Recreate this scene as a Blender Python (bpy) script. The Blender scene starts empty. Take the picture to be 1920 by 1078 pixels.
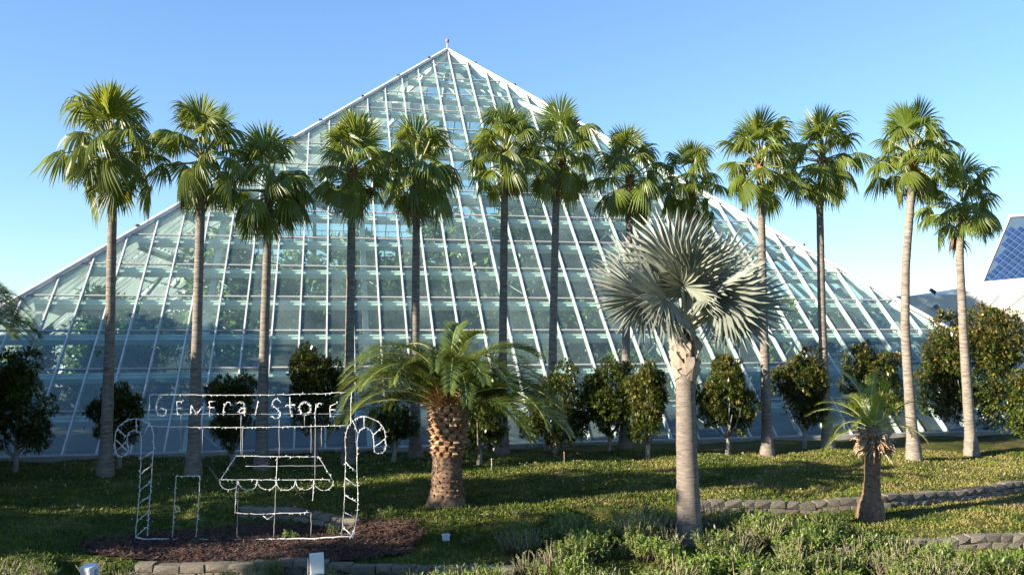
import bpy, math, random
import numpy as np
from mathutils import Vector, Matrix, Euler

random.seed(7)
rng = np.random.default_rng(7)
S = bpy.context.scene
C = S.collection
rad = math.radians

# ------------------------------------------------------------------ camera, sky, sun, exposure
F_PX, EYE = 1700.0, 5.0
PITCH = math.atan(68.2 / F_PX)
cam = bpy.data.cameras.new('camera')
cam.sensor_width = 36.0
cam.lens = F_PX * 36 / 1920
cam.clip_start, cam.clip_end = 0.2, 6000
cam_o = bpy.data.objects.new('camera', cam)
C.objects.link(cam_o)
cam_o.location = (0, 0, EYE)
cam_o.rotation_euler = (math.pi / 2 + PITCH, 0, 0)
S.camera = cam_o

SUN_EL = 17.0
SUN_AZ = 25.0                       # light travels towards (cos, sin) of this in x, y
sun_dir = Vector((-math.cos(rad(SUN_AZ)) * math.cos(rad(SUN_EL)), -math.sin(rad(SUN_AZ)) * math.cos(rad(SUN_EL)), math.sin(rad(SUN_EL))))
world = bpy.data.worlds.new('World')
S.world = world
world.use_nodes = True
wn, wl = world.node_tree.nodes, world.node_tree.links
bg = wn['Background']
sky = wn.new('ShaderNodeTexSky')
sky.sky_type = 'NISHITA'
sky.sun_disc = False
sky.sun_elevation = rad(SUN_EL)
sky.sun_rotation = math.atan2(sun_dir.x, sun_dir.y)
sky.altitude = 0
sky.air_density = 1.0
sky.dust_density = 0.1
sky.ozone_density = 3.0
tint = wn.new('ShaderNodeMix'); tint.data_type = 'RGBA'; tint.blend_type = 'MULTIPLY'
tint.inputs[0].default_value = 1.0
tint.inputs[7].default_value = (0.96, 1.18, 1.45, 1)
gam = wn.new('ShaderNodeGamma'); gam.inputs['Gamma'].default_value = 0.82
wl.new(sky.outputs[0], gam.inputs['Color'])
wl.new(gam.outputs[0], tint.inputs[6])
wl.new(tint.outputs[2], bg.inputs['Color'])
bg.inputs['Strength'].default_value = 0.073

sl = bpy.data.lights.new('sun', 'SUN')
sl.energy = 5.0
sl.angle = rad(0.5)
sl.color = (1.0, 0.90, 0.74)
so = bpy.data.objects.new('sun', sl)
C.objects.link(so)
so.location = (-40, -20, 30)
so.rotation_euler = sun_dir.to_track_quat('Z', 'Y').to_euler()

S.view_settings.view_transform = 'Standard'
S.view_settings.look = 'None'
S.view_settings.exposure = 1.75
S.view_settings.gamma = 1.0
S.view_settings.use_curve_mapping = False
S.render.engine = 'CYCLES'
S.cycles.max_bounces = 8
S.cycles.transparent_max_bounces = 24
S.cycles.diffuse_bounces = 3
S.cycles.glossy_bounces = 3
S.cycles.transmission_bounces = 4
S.cycles.caustics_reflective = False
S.cycles.caustics_refractive = False

# ------------------------------------------------------------------ helpers
_c, _s = math.cos(PITCH), math.sin(PITCH)

def ray(px, py):
    x, z = (px - 960) / F_PX, -(py - 539) / F_PX
    return Vector((x, _c - _s * z, _s + _c * z))

def pt(px, py, Y):
    d = ray(px, py)
    return Vector((0, 0, EYE)) + d * (Y / d.y)

def gp(px, py, z=0.0):
    d = ray(px, py)
    return Vector((0, 0, EYE)) + d * ((z - EYE) / d.z)

def tag(o, label=None, cat=None, group=None, kind=None):
    if label: o['label'] = label
    if cat: o['category'] = cat
    if group: o['group'] = group
    if kind: o['kind'] = kind
    return o

def empty(name, loc, label, cat, group=None, rz=0.0):
    o = bpy.data.objects.new(name, None)
    o.empty_display_size = 0.3
    o.location = loc
    o.rotation_euler = (0, 0, rz)
    C.objects.link(o)
    return tag(o, label, cat, group)

def link(name, mesh, parent=None, loc=None, rot=None, scale=None, kind=None):
    o = bpy.data.objects.new(name, mesh)
    C.objects.link(o)
    if parent: o.parent = parent
    if loc is not None: o.location = loc
    if rot is not None: o.rotation_euler = rot
    if scale is not None: o.scale = scale if hasattr(scale, '__len__') else (scale,) * 3
    if kind: o['kind'] = kind
    return o

def np_mesh(name, V, F, mats, mi=None, smooth=False):
    V = np.asarray(V, dtype=np.float32).reshape(-1, 3)
    F = np.asarray(F, dtype=np.int32)
    m, k = F.shape
    me = bpy.data.meshes.new(name)
    me.vertices.add(len(V)); me.vertices.foreach_set('co', V.ravel())
    me.loops.add(m * k); me.loops.foreach_set('vertex_index', F.ravel())
    me.polygons.add(m)
    me.polygons.foreach_set('loop_start', np.arange(0, m * k, k, dtype=np.int32))
    if mi is not None: me.polygons.foreach_set('material_index', np.asarray(mi, dtype=np.int32))
    if smooth: me.polygons.foreach_set('use_smooth', np.ones(m, dtype=bool))
    for x in (mats if isinstance(mats, (list, tuple)) else [mats]): me.materials.append(x)
    me.update(calc_edges=True)
    me.validate()
    return me

class MB:
    """collects boxes, bars and tubes into one mesh"""
    def __init__(s): s.v, s.f, s.m, s.sm = [], [], [], []
    def add(s, vs, fs, mi=0, smooth=False):
        b = len(s.v)
        s.v += [tuple(v) for v in vs]
        for f in fs:
            s.f.append(tuple(b + i for i in f)); s.m.append(mi); s.sm.append(smooth)
    def hexa(s, p, mi=0):
        s.add(p, [(0, 3, 2, 1), (4, 5, 6, 7), (0, 1, 5, 4), (1, 2, 6, 5), (2, 3, 7, 6), (3, 0, 4, 7)], mi)
    def box(s, c, size, M=None, mi=0):
        x, y, z = (d / 2 for d in size)
        vs = [Vector(q) for q in ((-x, -y, -z), (x, -y, -z), (x, y, -z), (-x, y, -z), (-x, -y, z), (x, -y, z), (x, y, z), (-x, y, z))]
        c = Vector(c)
        s.hexa([c + (M @ q if M else q) for q in vs], mi)
    def beam(s, a, b, w, h, up=Vector((0, 0, 1)), mi=0, off=0.0):
        """bar from a to b, w across, h along up; off shifts it along up"""
        a, b = Vector(a), Vector(b)
        d = (b - a).normalized()
        x = d.cross(up).normalized()
        u = x.cross(d).normalized()
        p = []
        for q in (a, b):
            for i, j in ((-1, -1), (1, -1), (1, 1), (-1, 1)):
                p.append(q + x * (i * w / 2) + u * (j * h / 2 + off))
        s.hexa(p, mi)
    def tube(s, pts, r, n=6, mi=0, smooth=True, cap=True):
        pts = [Vector(p) for p in pts]
        if not hasattr(r, '__len__'): r = [r] * len(pts)
        prev = None
        vs = []
        for i, p in enumerate(pts):
            d = (pts[min(i + 1, len(pts) - 1)] - pts[max(i - 1, 0)]).normalized()
            if prev is None:
                prev = d.cross(Vector((0.13, 0.27, 0.95)))
                if prev.length < 1e-3: prev = d.cross(Vector((1, 0, 0)))
            x = (prev - d * prev.dot(d)).normalized()
            y = d.cross(x)
            prev = x
            for k in range(n):
                a = 2 * math.pi * k / n
                vs.append(p + (x * math.cos(a) + y * math.sin(a)) * r[i])
        fs = [(i * n + k, i * n + (k + 1) % n, (i + 1) * n + (k + 1) % n, (i + 1) * n + k) for i in range(len(pts) - 1) for k in range(n)]
        if cap: fs += [tuple(range(n))[::-1], tuple((len(pts) - 1) * n + k for k in range(n))]
        s.add(vs, fs, mi, smooth)
    def mesh(s, name, mats):
        me = bpy.data.meshes.new(name)
        me.from_pydata(s.v, [], s.f)
        for x in (mats if isinstance(mats, (list, tuple)) else [mats]): me.materials.append(x)
        me.polygons.foreach_set('material_index', s.m)
        me.polygons.foreach_set('use_smooth', s.sm)
        me.update()
        return me
    def build(s, name, mats, parent=None, kind=None):
        return link(name, s.mesh(name, mats), parent, kind=kind)

# ------------------------------------------------------------------ materials
def new_mat(name):
    m = bpy.data.materials.new(name)
    m.use_nodes = True
    nt = m.node_tree
    return m, nt, nt.nodes, nt.links, nt.nodes['Principled BSDF'], nt.nodes['Material Output']

def ramp(n, stops):
    r = n.new('ShaderNodeValToRGB')
    e = r.color_ramp.elements
    while len(e) < len(stops): e.new(0.5)
    for i, (p, c) in enumerate(stops):
        e[i].position = p; e[i].color = (*c, 1)
    return r

def noise(n, l, scale, detail=4, vec=None, rough=0.6):
    t = n.new('ShaderNodeTexNoise')
    t.inputs['Scale'].default_value = scale
    t.inputs['Detail'].default_value = detail
    t.inputs['Roughness'].default_value = rough
    if vec is not None: l.new(vec, t.inputs['Vector'])
    return t

def coord(n, l, kind='Object', stretch=None):
    tc = n.new('ShaderNodeTexCoord')
    if stretch is None: return tc.outputs[kind]
    mp = n.new('ShaderNodeMapping')
    mp.inputs['Scale'].default_value = stretch
    l.new(tc.outputs[kind], mp.inputs['Vector'])
    return mp.outputs[0]

def surf(name, stops, scale=3.0, rough=0.7, bump=0.0, bscale=None, stretch=None, detail=5, metallic=0.0, spec=0.5, space='Object', jitter=0.0):
    """noise-coloured surface; stops = colour ramp over the noise"""
    m, nt, n, l, p, out = new_mat(name)
    v = coord(n, l, space, stretch)
    t = noise(n, l, scale, detail, v)
    r = ramp(n, stops)
    l.new(t.outputs['Fac'], r.inputs[0])
    colour = r.outputs[0]
    if jitter:
        oi = n.new('ShaderNodeObjectInfo')
        hs = n.new('ShaderNodeHueSaturation')
        mr = n.new('ShaderNodeMapRange')
        mr.inputs['To Min'].default_value = 1 - jitter; mr.inputs['To Max'].default_value = 1 + jitter
        l.new(oi.outputs['Random'], mr.inputs['Value'])
        l.new(mr.outputs[0], hs.inputs['Value'])
        l.new(colour, hs.inputs['Color'])
        colour = hs.outputs[0]
    l.new(colour, p.inputs['Base Color'])
    p.inputs['Roughness'].default_value = rough
    p.inputs['Metallic'].default_value = metallic
    p.inputs['Specular IOR Level'].default_value = spec
    if bump:
        t2 = noise(n, l, bscale or scale * 4, 6, v)
        b = n.new('ShaderNodeBump')
        b.inputs['Strength'].default_value = bump
        b.inputs['Distance'].default_value = 0.03
        l.new(t2.outputs['Fac'], b.inputs['Height'])
        l.new(b.outputs[0], p.inputs['Normal'])
    return m

def leaf_mat(name, stops, trans=(0.25, 0.35, 0.04), tmix=0.3, rough=0.4, back=None, scale=1.2, spec=0.5, jitter=0.25, space='Object'):
    m, nt, n, l, p, out = new_mat(name)
    oi = n.new('ShaderNodeObjectInfo')
    v = coord(n, l, space)
    t = noise(n, l, scale, 3, v)
    r = ramp(n, stops)
    l.new(t.outputs['Fac'], r.inputs[0])
    hs = n.new('ShaderNodeHueSaturation')
    mr = n.new('ShaderNodeMapRange')
    mr.inputs['To Min'].default_value = 1 - jitter; mr.inputs['To Max'].default_value = 1 + jitter
    l.new(oi.outputs['Random'], mr.inputs['Value'])
    l.new(mr.outputs[0], hs.inputs['Value'])
    l.new(r.outputs[0], hs.inputs['Color'])
    col = hs.outputs[0]
    if back:
        g = n.new('ShaderNodeNewGeometry')
        mx = n.new('ShaderNodeMix'); mx.data_type = 'RGBA'
        l.new(g.outputs['Backfacing'], mx.inputs[0])
        l.new(col, mx.inputs[6]); mx.inputs[7].default_value = (*back, 1)
        col = mx.outputs[2]
    l.new(col, p.inputs['Base Color'])
    p.inputs['Roughness'].default_value = rough
    p.inputs['Specular IOR Level'].default_value = spec
    tr = n.new('ShaderNodeBsdfTranslucent')
    tr.inputs['Color'].default_value = (*trans, 1)
    mix = n.new('ShaderNodeMixShader')
    mix.inputs[0].default_value = tmix
    l.new(p.outputs[0], mix.inputs[1]); l.new(tr.outputs[0], mix.inputs[2])
    l.new(mix.outputs[0], out.inputs['Surface'])
    return m

def glass_mat(name, tint, haze, ior=1.5):
    m, nt, n, l, p, out = new_mat(name)
    n.remove(p)
    t = n.new('ShaderNodeBsdfTransparent'); t.inputs[0].default_value = (*tint, 1)
    g = n.new('ShaderNodeBsdfGlossy'); g.inputs['Roughness'].default_value = 0.03
    g.inputs['Color'].default_value = (1, 1, 1, 1)
    d = n.new('ShaderNodeBsdfDiffuse'); d.inputs[0].default_value = (0.64, 0.80, 0.73, 1)
    # same Fresnel reflectance from either side of the thin sheet
    ge = n.new('ShaderNodeNewGeometry')
    dt = n.new('ShaderNodeVectorMath'); dt.operation = 'DOT_PRODUCT'
    l.new(ge.outputs['Incoming'], dt.inputs[0]); l.new(ge.outputs['Normal'], dt.inputs[1])
    ab = n.new('ShaderNodeMath'); ab.operation = 'ABSOLUTE'; l.new(dt.outputs['Value'], ab.inputs[0])
    om = n.new('ShaderNodeMath'); om.operation = 'SUBTRACT'; om.inputs[0].default_value = 1.0; l.new(ab.outputs[0], om.inputs[1])
    pw = n.new('ShaderNodeMath'); pw.operation = 'POWER'; pw.inputs[1].default_value = 5.0; l.new(om.outputs[0], pw.inputs[0])
    fr = n.new('ShaderNodeMath'); fr.operation = 'MULTIPLY_ADD'; fr.inputs[1].default_value = 0.95; fr.inputs[2].default_value = 0.065; l.new(pw.outputs[0], fr.inputs[0])
    v = coord(n, l, 'Object')
    oi = n.new('ShaderNodeObjectInfo')
    ad = n.new('ShaderNodeVectorMath'); ad.operation = 'ADD'
    l.new(v, ad.inputs[0]); l.new(oi.outputs['Location'], ad.inputs[1])
    t1 = noise(n, l, 0.5, 6, ad.outputs[0])
    mr = n.new('ShaderNodeMapRange')
    mr.inputs['From Min'].default_value = 0.3; mr.inputs['From Max'].default_value = 0.7
    mr.inputs['To Min'].default_value = haze[0]; mr.inputs['To Max'].default_value = haze[1]
    l.new(t1.outputs['Fac'], mr.inputs['Value'])
    # each pane is dusted a little differently
    mul = n.new('ShaderNodeMath'); mul.operation = 'MULTIPLY'
    mr2 = n.new('ShaderNodeMapRange'); mr2.inputs['To Min'].default_value = 0.45; mr2.inputs['To Max'].default_value = 1.6
    l.new(oi.outputs['Random'], mr2.inputs['Value'])
    l.new(mr.outputs[0], mul.inputs[0]); l.new(mr2.outputs[0], mul.inputs[1])
    m1 = n.new('ShaderNodeMixShader')
    l.new(mul.outputs[0], m1.inputs[0]); l.new(t.outputs[0], m1.inputs[1]); l.new(d.outputs[0], m1.inputs[2])
    m2 = n.new('ShaderNodeMixShader')
    l.new(fr.outputs[0], m2.inputs[0]); l.new(m1.outputs[0], m2.inputs[1]); l.new(g.outputs[0], m2.inputs[2])
    l.new(m2.outputs[0], out.inputs['Surface'])
    return m

M = {}
M['white_metal'] = surf('white_metal', [(0.3, (0.44, 0.43, 0.40)), (0.6, (0.62, 0.61, 0.58))], 1.3, 0.45, detail=8)
M['grey_metal'] = surf('grey_metal', [(0.3, (0.30, 0.295, 0.28)), (0.7, (0.42, 0.41, 0.39))], 2.0, 0.45)
M['inner_white'] = surf('inner_white', [(0.3, (0.60, 0.63, 0.61)), (0.7, (0.72, 0.75, 0.73))], 1.0, 0.5)
M['glass'] = glass_mat('front_glass', (0.885, 0.97, 0.93), (0.022, 0.07))
M['back_glass'] = glass_mat('back_glass', (0.90, 0.965, 0.945), (0.04, 0.10))
M['concrete'] = surf('concrete', [(0.3, (0.24, 0.23, 0.21)), (0.7, (0.36, 0.35, 0.32))], 3, 0.85, 0.3)
M['soil'] = surf('soil', [(0.3, (0.025, 0.022, 0.016)), (0.7, (0.06, 0.05, 0.035))], 2, 0.95, 0.5)
M['fan_leaf'] = leaf_mat('fan_leaf', [(0.3, (0.055, 0.095, 0.012)), (0.7, (0.15, 0.185, 0.028))], (0.42, 0.45, 0.05), 0.34, 0.42)
M['dead_leaf'] = leaf_mat('dead_leaf', [(0.3, (0.16, 0.09, 0.04)), (0.7, (0.30, 0.19, 0.09))], (0.3, 0.18, 0.08), 0.2, 0.7)
M['petiole'] = surf('petiole', [(0.3, (0.20, 0.22, 0.06)), (0.7, (0.34, 0.30, 0.10))], 3, 0.5)
M['fan_trunk'] = surf('fan_trunk', [(0.32, (0.075, 0.058, 0.045)), (0.5, (0.165, 0.137, 0.108)), (0.66, (0.25, 0.215, 0.175))], 3.5, 0.9, 0.6, 7, (1, 1, 7), jitter=0.12)
M['boot'] = surf('boot', [(0.3, (0.16, 0.07, 0.03)), (0.7, (0.36, 0.20, 0.09))], 6, 0.85, 0.4)
M['date_leaf'] = leaf_mat('date_leaf', [(0.3, (0.055, 0.088, 0.016)), (0.7, (0.12, 0.155, 0.032))], (0.30, 0.36, 0.05), 0.22, 0.35)
M['young_leaf'] = leaf_mat('young_leaf', [(0.3, (0.12, 0.15, 0.018)), (0.7, (0.20, 0.24, 0.035))], (0.48, 0.52, 0.06), 0.35, 0.35)
M['date_rachis'] = surf('date_rachis', [(0.3, (0.22, 0.26, 0.07)), (0.7, (0.38, 0.36, 0.12))], 3, 0.45)
M['date_trunk'] = surf('date_trunk', [(0.3, (0.07, 0.036, 0.02)), (0.52, (0.155, 0.095, 0.055)), (0.75, (0.25, 0.18, 0.12))], 9, 0.9, 0.8, 14, (1, 1, 1.6))
M['boot_cut'] = surf('boot_cut', [(0.3, (0.27, 0.18, 0.105)), (0.7, (0.46, 0.36, 0.25))], 8, 0.85, 0.3, jitter=0.2)
M['fibre'] = surf('fibre', [(0.3, (0.36, 0.18, 0.05)), (0.7, (0.58, 0.33, 0.10))], 5, 0.9)
M['silver_leaf'] = leaf_mat('silver_leaf', [(0.3, (0.18, 0.195, 0.152)), (0.7, (0.275, 0.29, 0.225))], (0.20, 0.22, 0.13), 0.12, 0.5, jitter=0.15)
M['silver_stem'] = surf('silver_stem', [(0.3, (0.36, 0.37, 0.26)), (0.7, (0.52, 0.50, 0.38))], 3, 0.5)
M['silver_trunk'] = surf('silver_trunk', [(0.28, (0.08, 0.062, 0.05)), (0.5, (0.155, 0.125, 0.10)), (0.75, (0.23, 0.19, 0.155))], 4, 0.9, 0.7, 8, (1, 1, 6))
M['silver_boot'] = surf('silver_boot', [(0.30, (0.17, 0.075, 0.045)), (0.44, (0.28, 0.22, 0.165)), (0.70, (0.42, 0.365, 0.29))], 2.2, 0.8, 0.4)
M['magnolia_leaf'] = leaf_mat('magnolia_leaf', [(0.35, (0.035, 0.058, 0.009)), (0.65, (0.115, 0.14, 0.022))], (0.16, 0.19, 0.02), 0.15, 0.28, back=(0.045, 0.062, 0.016), spec=0.5)
M['copper_leaf'] = leaf_mat('copper_leaf', [(0.3, (0.15, 0.115, 0.022)), (0.7, (0.21, 0.185, 0.038))], (0.22, 0.20, 0.03), 0.15, 0.4, back=(0.115, 0.09, 0.026))
M['bark'] = surf('bark', [(0.3, (0.16, 0.14, 0.12)), (0.7, (0.32, 0.29, 0.25))], 6, 0.9, 0.5)
M['inner_leaf'] = leaf_mat('inner_leaf', [(0.3, (0.08, 0.155, 0.035)), (0.7, (0.20, 0.30, 0.075))], (0.25, 0.36, 0.07), 0.3, 0.4)
M['oak_leaf'] = leaf_mat('oak_leaf', [(0.3, (0.04, 0.06, 0.02)), (0.7, (0.07, 0.10, 0.03))], (0.1, 0.12, 0.02), 0.1, 0.6)
M['shrub_leaf'] = leaf_mat('shrub_leaf', [(0.3, (0.065, 0.115, 0.013)), (0.7, (0.17, 0.225, 0.03))], (0.25, 0.35, 0.05), 0.25, 0.5, jitter=0.35)
M['twig'] = surf('twig', [(0.3, (0.13, 0.095, 0.06)), (0.7, (0.26, 0.21, 0.14))], 6, 0.9, jitter=0.2)
M['stone'] = surf('stone', [(0.28, (0.075, 0.06, 0.043)), (0.5, (0.165, 0.138, 0.102)), (0.72, (0.25, 0.215, 0.165))], 7, 0.92, 0.9, 16, jitter=0.18, detail=8)
M['mulch'] = surf('mulch', [(0.3, (0.028, 0.013, 0.008)), (0.55, (0.072, 0.034, 0.021)), (0.8, (0.13, 0.066, 0.04))], 9, 0.95, 1.0, 18, detail=8)
M['litter'] = surf('litter', [(0.3, (0.16, 0.11, 0.06)), (0.7, (0.46, 0.38, 0.26))], 3, 0.9)
M['light_wire'] = surf('light_wire', [(0.3, (0.52, 0.51, 0.49)), (0.7, (0.66, 0.65, 0.62))], 5, 0.5)
M['wire_thin'] = surf('wire_thin', [(0.3, (0.30, 0.29, 0.28)), (0.7, (0.42, 0.41, 0.40))], 5, 0.5, metallic=0.3)
M['red_tape'] = surf('red_tape', [(0.3, (0.45, 0.10, 0.07)), (0.7, (0.55, 0.16, 0.12))], 5, 0.6)
M['yellow'] = surf('yellow', [(0.3, (0.62, 0.48, 0.16)), (0.7, (0.75, 0.62, 0.25))], 5, 0.5)
M['black_metal'] = surf('black_metal', [(0.3, (0.015, 0.015, 0.016)), (0.7, (0.03, 0.03, 0.03))], 5, 0.5)
M['lamp_white'] = surf('lamp_white', [(0.3, (0.55, 0.56, 0.57)), (0.7, (0.68, 0.69, 0.69))], 6, 0.35)
M['lens'] = surf('lens', [(0.3, (0.52, 0.50, 0.44)), (0.7, (0.62, 0.60, 0.52))], 6, 0.15)
M['stucco'] = surf('stucco', [(0.3, (0.56, 0.51, 0.43)), (0.7, (0.64, 0.59, 0.50))], 0.6, 0.9, 0.2, 8)
M['stucco_light'] = surf('stucco_light', [(0.3, (0.68, 0.66, 0.62)), (0.7, (0.76, 0.74, 0.70))], 0.6, 0.85)
M['blue_panel'] = surf('blue_panel', [(0.3, (0.015, 0.04, 0.125)), (0.7, (0.022, 0.052, 0.15))], 0.3, 0.5, spec=0.15, jitter=0.15)
M['blue_frame'] = surf('blue_frame', [(0.3, (0.052, 0.092, 0.145)), (0.7, (0.068, 0.112, 0.165))], 0.5, 0.6, spec=0.2)
M['dark_glass'] = surf('dark_glass', [(0.3, (0.02, 0.035, 0.07)), (0.7, (0.03, 0.05, 0.09))], 0.5, 0.08)
M['vent'] = surf('vent', [(0.3, (0.50, 0.42, 0.38)), (0.7, (0.60, 0.51, 0.46))], 1.5, 0.7)

def ground_mat(name, bright=0.55):
    m, nt, n, l, p, out = new_mat(name)
    v = coord(n, l, 'Object')
    big = noise(n, l, 0.45, 6, v)
    fine = noise(n, l, 9, 6, v)
    mid = noise(n, l, 1.6, 5, v)
    r1 = ramp(n, [(0.36, (0.055, 0.085, 0.012)), (0.50, (0.11, 0.13, 0.022)), (0.62, (0.19, 0.165, 0.05)), (0.75, (0.26, 0.20, 0.09))])
    ad = n.new('ShaderNodeMath'); ad.operation = 'MULTIPLY_ADD'
    ad.inputs[1].default_value = 0.5
    l.new(mid.outputs['Fac'], ad.inputs[0])
    sx = n.new('ShaderNodeSeparateXYZ'); l.new(v, sx.inputs[0])
    mr = n.new('ShaderNodeMapRange')           # the lawn dries out towards the right
    mr.inputs['From Min'].default_value = -4; mr.inputs['From Max'].default_value = 16
    mr.inputs['To Min'].default_value = -0.205; mr.inputs['To Max'].default_value = -0.085
    l.new(sx.outputs[0], mr.inputs['Value'])
    a2 = n.new('ShaderNodeMath'); a2.operation = 'MULTIPLY_ADD'; a2.inputs[1].default_value = 0.8
    l.new(big.outputs['Fac'], a2.inputs[0]); l.new(mr.outputs[0], a2.inputs[2])
    l.new(a2.outputs[0], ad.inputs[2])
    l.new(ad.outputs[0], r1.inputs[0])
    r2 = ramp(n, [(0.35, (0.45 * bright,) * 3), (0.65, (1.35 * bright,) * 3)])
    l.new(fine.outputs['Fac'], r2.inputs[0])
    mx = n.new('ShaderNodeMix'); mx.data_type = 'RGBA'; mx.blend_type = 'MULTIPLY'; mx.inputs[0].default_value = 1.0
    l.new(r1.outputs[0], mx.inputs[6]); l.new(r2.outputs[0], mx.inputs[7])
    l.new(mx.outputs[2], p.inputs['Base Color'])
    p.inputs['Roughness'].default_value = 0.9
    p.inputs['Specular IOR Level'].default_value = 0.15
    b = n.new('ShaderNodeBump'); b.inputs['Strength'].default_value = 0.8; b.inputs['Distance'].default_value = 0.05
    l.new(fine.outputs['Fac'], b.inputs['Height']); l.new(b.outputs[0], p.inputs['Normal'])
    return m
M['lawn'] = ground_mat('lawn')
M['grass'] = ground_mat('grass', 1.1)

# ------------------------------------------------------------------ ground
W1X = [-12, -8.0, -4.4, -2.0, 1.9, 5.3, 10.5, 16.4, 22]
W1Y = [27.0, 25.3, 23.9, 23.6, 25.1, 25.5, 26.3, 29.0, 32.5]
W2X = [-14, -9, -4, 0, 3, 6, 9, 13, 20]
W2Y = [20.6, 20.3, 20.3, 20.0, 20.3, 21.6, 22.6, 23.1, 24.5]
y1 = lambda x: np.interp(x, W1X, W1Y)
y2 = lambda x: np.interp(x, W2X, W2Y)
def sstep(a, b, x):
    t = np.clip((x - a) / (b - a), 0, 1)
    return t * t * (3 - 2 * t)
def gz(x, y):
    x, y = np.asarray(x, float), np.asarray(y, float)
    h1 = 0.32 * sstep(-12, -7.5, x)
    h2 = 0.30
    w1 = np.where((x > 1.7) | ((x > -7.6) & (x < -4.0)), 0.12, 1.3)
    w2 = np.where((x > 8.3) | ((x > -10) & (x < 0.2)), 0.12, 1.3)
    a = (y1(x) - 0.02 - y) / w1
    b = (y2(x) - 0.02 - y) / w2
    z = -h1 * sstep(0, 1, a) - h2 * sstep(0, 1, b)
    bump = 0.035 * np.sin(0.9 * x + 0.6 * y) + 0.03 * np.sin(1.7 * x - 1.1 * y + 1) + 0.02 * np.sin(3.1 * x + 2.3 * y)
    near = sstep(60, 30, np.hypot(x, y - 22))
    return z + bump * near * np.where((x > -60) & (x < 60), 1, 0)
xs = np.concatenate([-np.geomspace(3000, 30, 14), np.arange(-26, 26.01, 0.25), np.geomspace(30, 3000, 14)])
ys = np.concatenate([[-3000, -900, -250, -60, -10, 5, 10], np.arange(13, 38.01, 0.12), [40, 46, 60, 90, 150, 300, 800, 3000]])
X, Y = np.meshgrid(xs, ys)
V = np.stack([X, Y, gz(X, Y)], -1).reshape(-1, 3)
nx, ny = len(xs), len(ys)
i, j = np.meshgrid(np.arange(nx - 1), np.arange(ny - 1))
q = (j * nx + i).ravel()
o = link('ground', np_mesh('ground', V, np.stack([q, q + 1, q + 1 + nx, q + nx], 1), M['lawn'], smooth=True))
o['kind'] = 'structure'

# mulch bed, a sheet following the ground
def in_mulch(x, y):
    x, y = np.asarray(x, float), np.asarray(y, float)
    cx, cy = -5.9, 22.0
    e = ((x - cx) / 4.0) ** 2 + ((y - cy - 0.10 * (x - cx)) / 2.05) ** 2 + 0.10 * np.sin(2.1 * x) + 0.08 * np.sin(3 * y + x)
    return (e < 1) & (y > y2(x) + 0.15) & (y < y1(x) - 0.25)
xs = np.arange(-12, 1, 0.16); ys = np.arange(19.5, 25, 0.16)
X, Y = np.meshgrid(xs, ys)
Z = gz(X, Y) + 0.035 + 0.02 * rng.standard_normal(X.shape)
V = np.stack([X, Y, Z], -1).reshape(-1, 3)
ins = in_mulch(X, Y)
nx = len(xs)
i, j = np.meshgrid(np.arange(nx - 1), np.arange(len(ys) - 1))
keep = (ins[:-1, :-1] & ins[1:, 1:] & ins[:-1, 1:] & ins[1:, :-1]).ravel()
q = (j * nx + i).ravel()[keep]
o = link('mulch_bed', np_mesh('mulch_bed', V, np.stack([q, q + 1, q + 1 + nx, q + nx], 1), M['mulch']))
o['kind'] = 'structure'
def scatter_quads(P, L, Wd, tilt, seed):
    """small flat flakes lying about at points P"""
    r = np.random.default_rng(seed)
    n = len(P)
    a = r.uniform(0, 2 * np.pi, n); tz = r.normal(0, tilt, n); tw = r.normal(0, tilt, n)
    u = np.stack([np.cos(a), np.sin(a), tz], 1); v = np.stack([-np.sin(a), np.cos(a), tw], 1)
    l = (L * r.uniform(0.6, 1.4, n))[:, None] / 2; w = (Wd * r.uniform(0.6, 1.4, n))[:, None] / 2
    V = np.stack([P - u * l, P - v * w, P + u * l, P + v * w], 1).reshape(-1, 3)
    F = np.arange(4 * n).reshape(n, 4)
    return V, F
px = rng.uniform(-11.5, 0.5, 26000); py = rng.uniform(19.7, 24.8, 26000)
k = in_mulch(px, py); px, py = px[k], py[k]
P = np.stack([px, py, gz(px, py) + 0.06 + rng.uniform(0, 0.03, len(px))], 1)
V, F = scatter_quads(P, 0.11, 0.035, 0.35, 3)
tag(link('mulch_chips', np_mesh('mulch_chips', V, F, M['mulch'])), 'red brown wood chips covering the bed under the light display', 'mulch', kind='stuff')

# grass blades
def blades(n, x0, x1, ya, yb, h, seed, test=None):
    r = np.random.default_rng(seed)
    x = r.uniform(x0, x1, n); y = r.uniform(ya, yb, n)
    k = np.abs(x) < 0.60 * y + 1.5
    dens = 0.5 + 0.5 * np.sin(1.3 * x + 0.7 * y) * np.sin(0.8 * x - 1.9 * y)
    dens *= 0.5 + 0.5 * np.sin(5.3 * x + 2 * np.sin(3.1 * y)) * np.sin(6.1 * y + 2 * np.sin(2.7 * x))
    k &= r.uniform(0, 1, n) < 0.30 + 1.0 * dens
    k &= ~in_mulch(x, y)
    if test is not None: k &= test(x, y)
    x, y = x[k], y[k]
    n = len(x)
    a = r.uniform(0, 2 * np.pi, n); w = r.uniform(0.010, 0.026, n); hh = h * r.uniform(0.5, 1.5, n)
    lx, ly = r.normal(0, 0.5, n) * hh, r.normal(0, 0.5, n) * hh
    z = gz(x, y)
    b = np.stack([x, y, z - 0.01], 1)
    t = b + np.stack([lx, ly, hh], 1)
    s = np.stack([np.cos(a) * w, np.sin(a) * w, np.zeros(n)], 1)
    return np.stack([b - s, b + s, t], 1).reshape(-1, 3), np.arange(3 * n).reshape(n, 3)
V, F = blades(420000, -24, 24, 17, 36, 0.07, 5)
tag(link('grass', np_mesh('grass', V, F, M['grass'])), 'short patchy green and straw coloured grass of the lawn', 'grass', kind='stuff')
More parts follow.
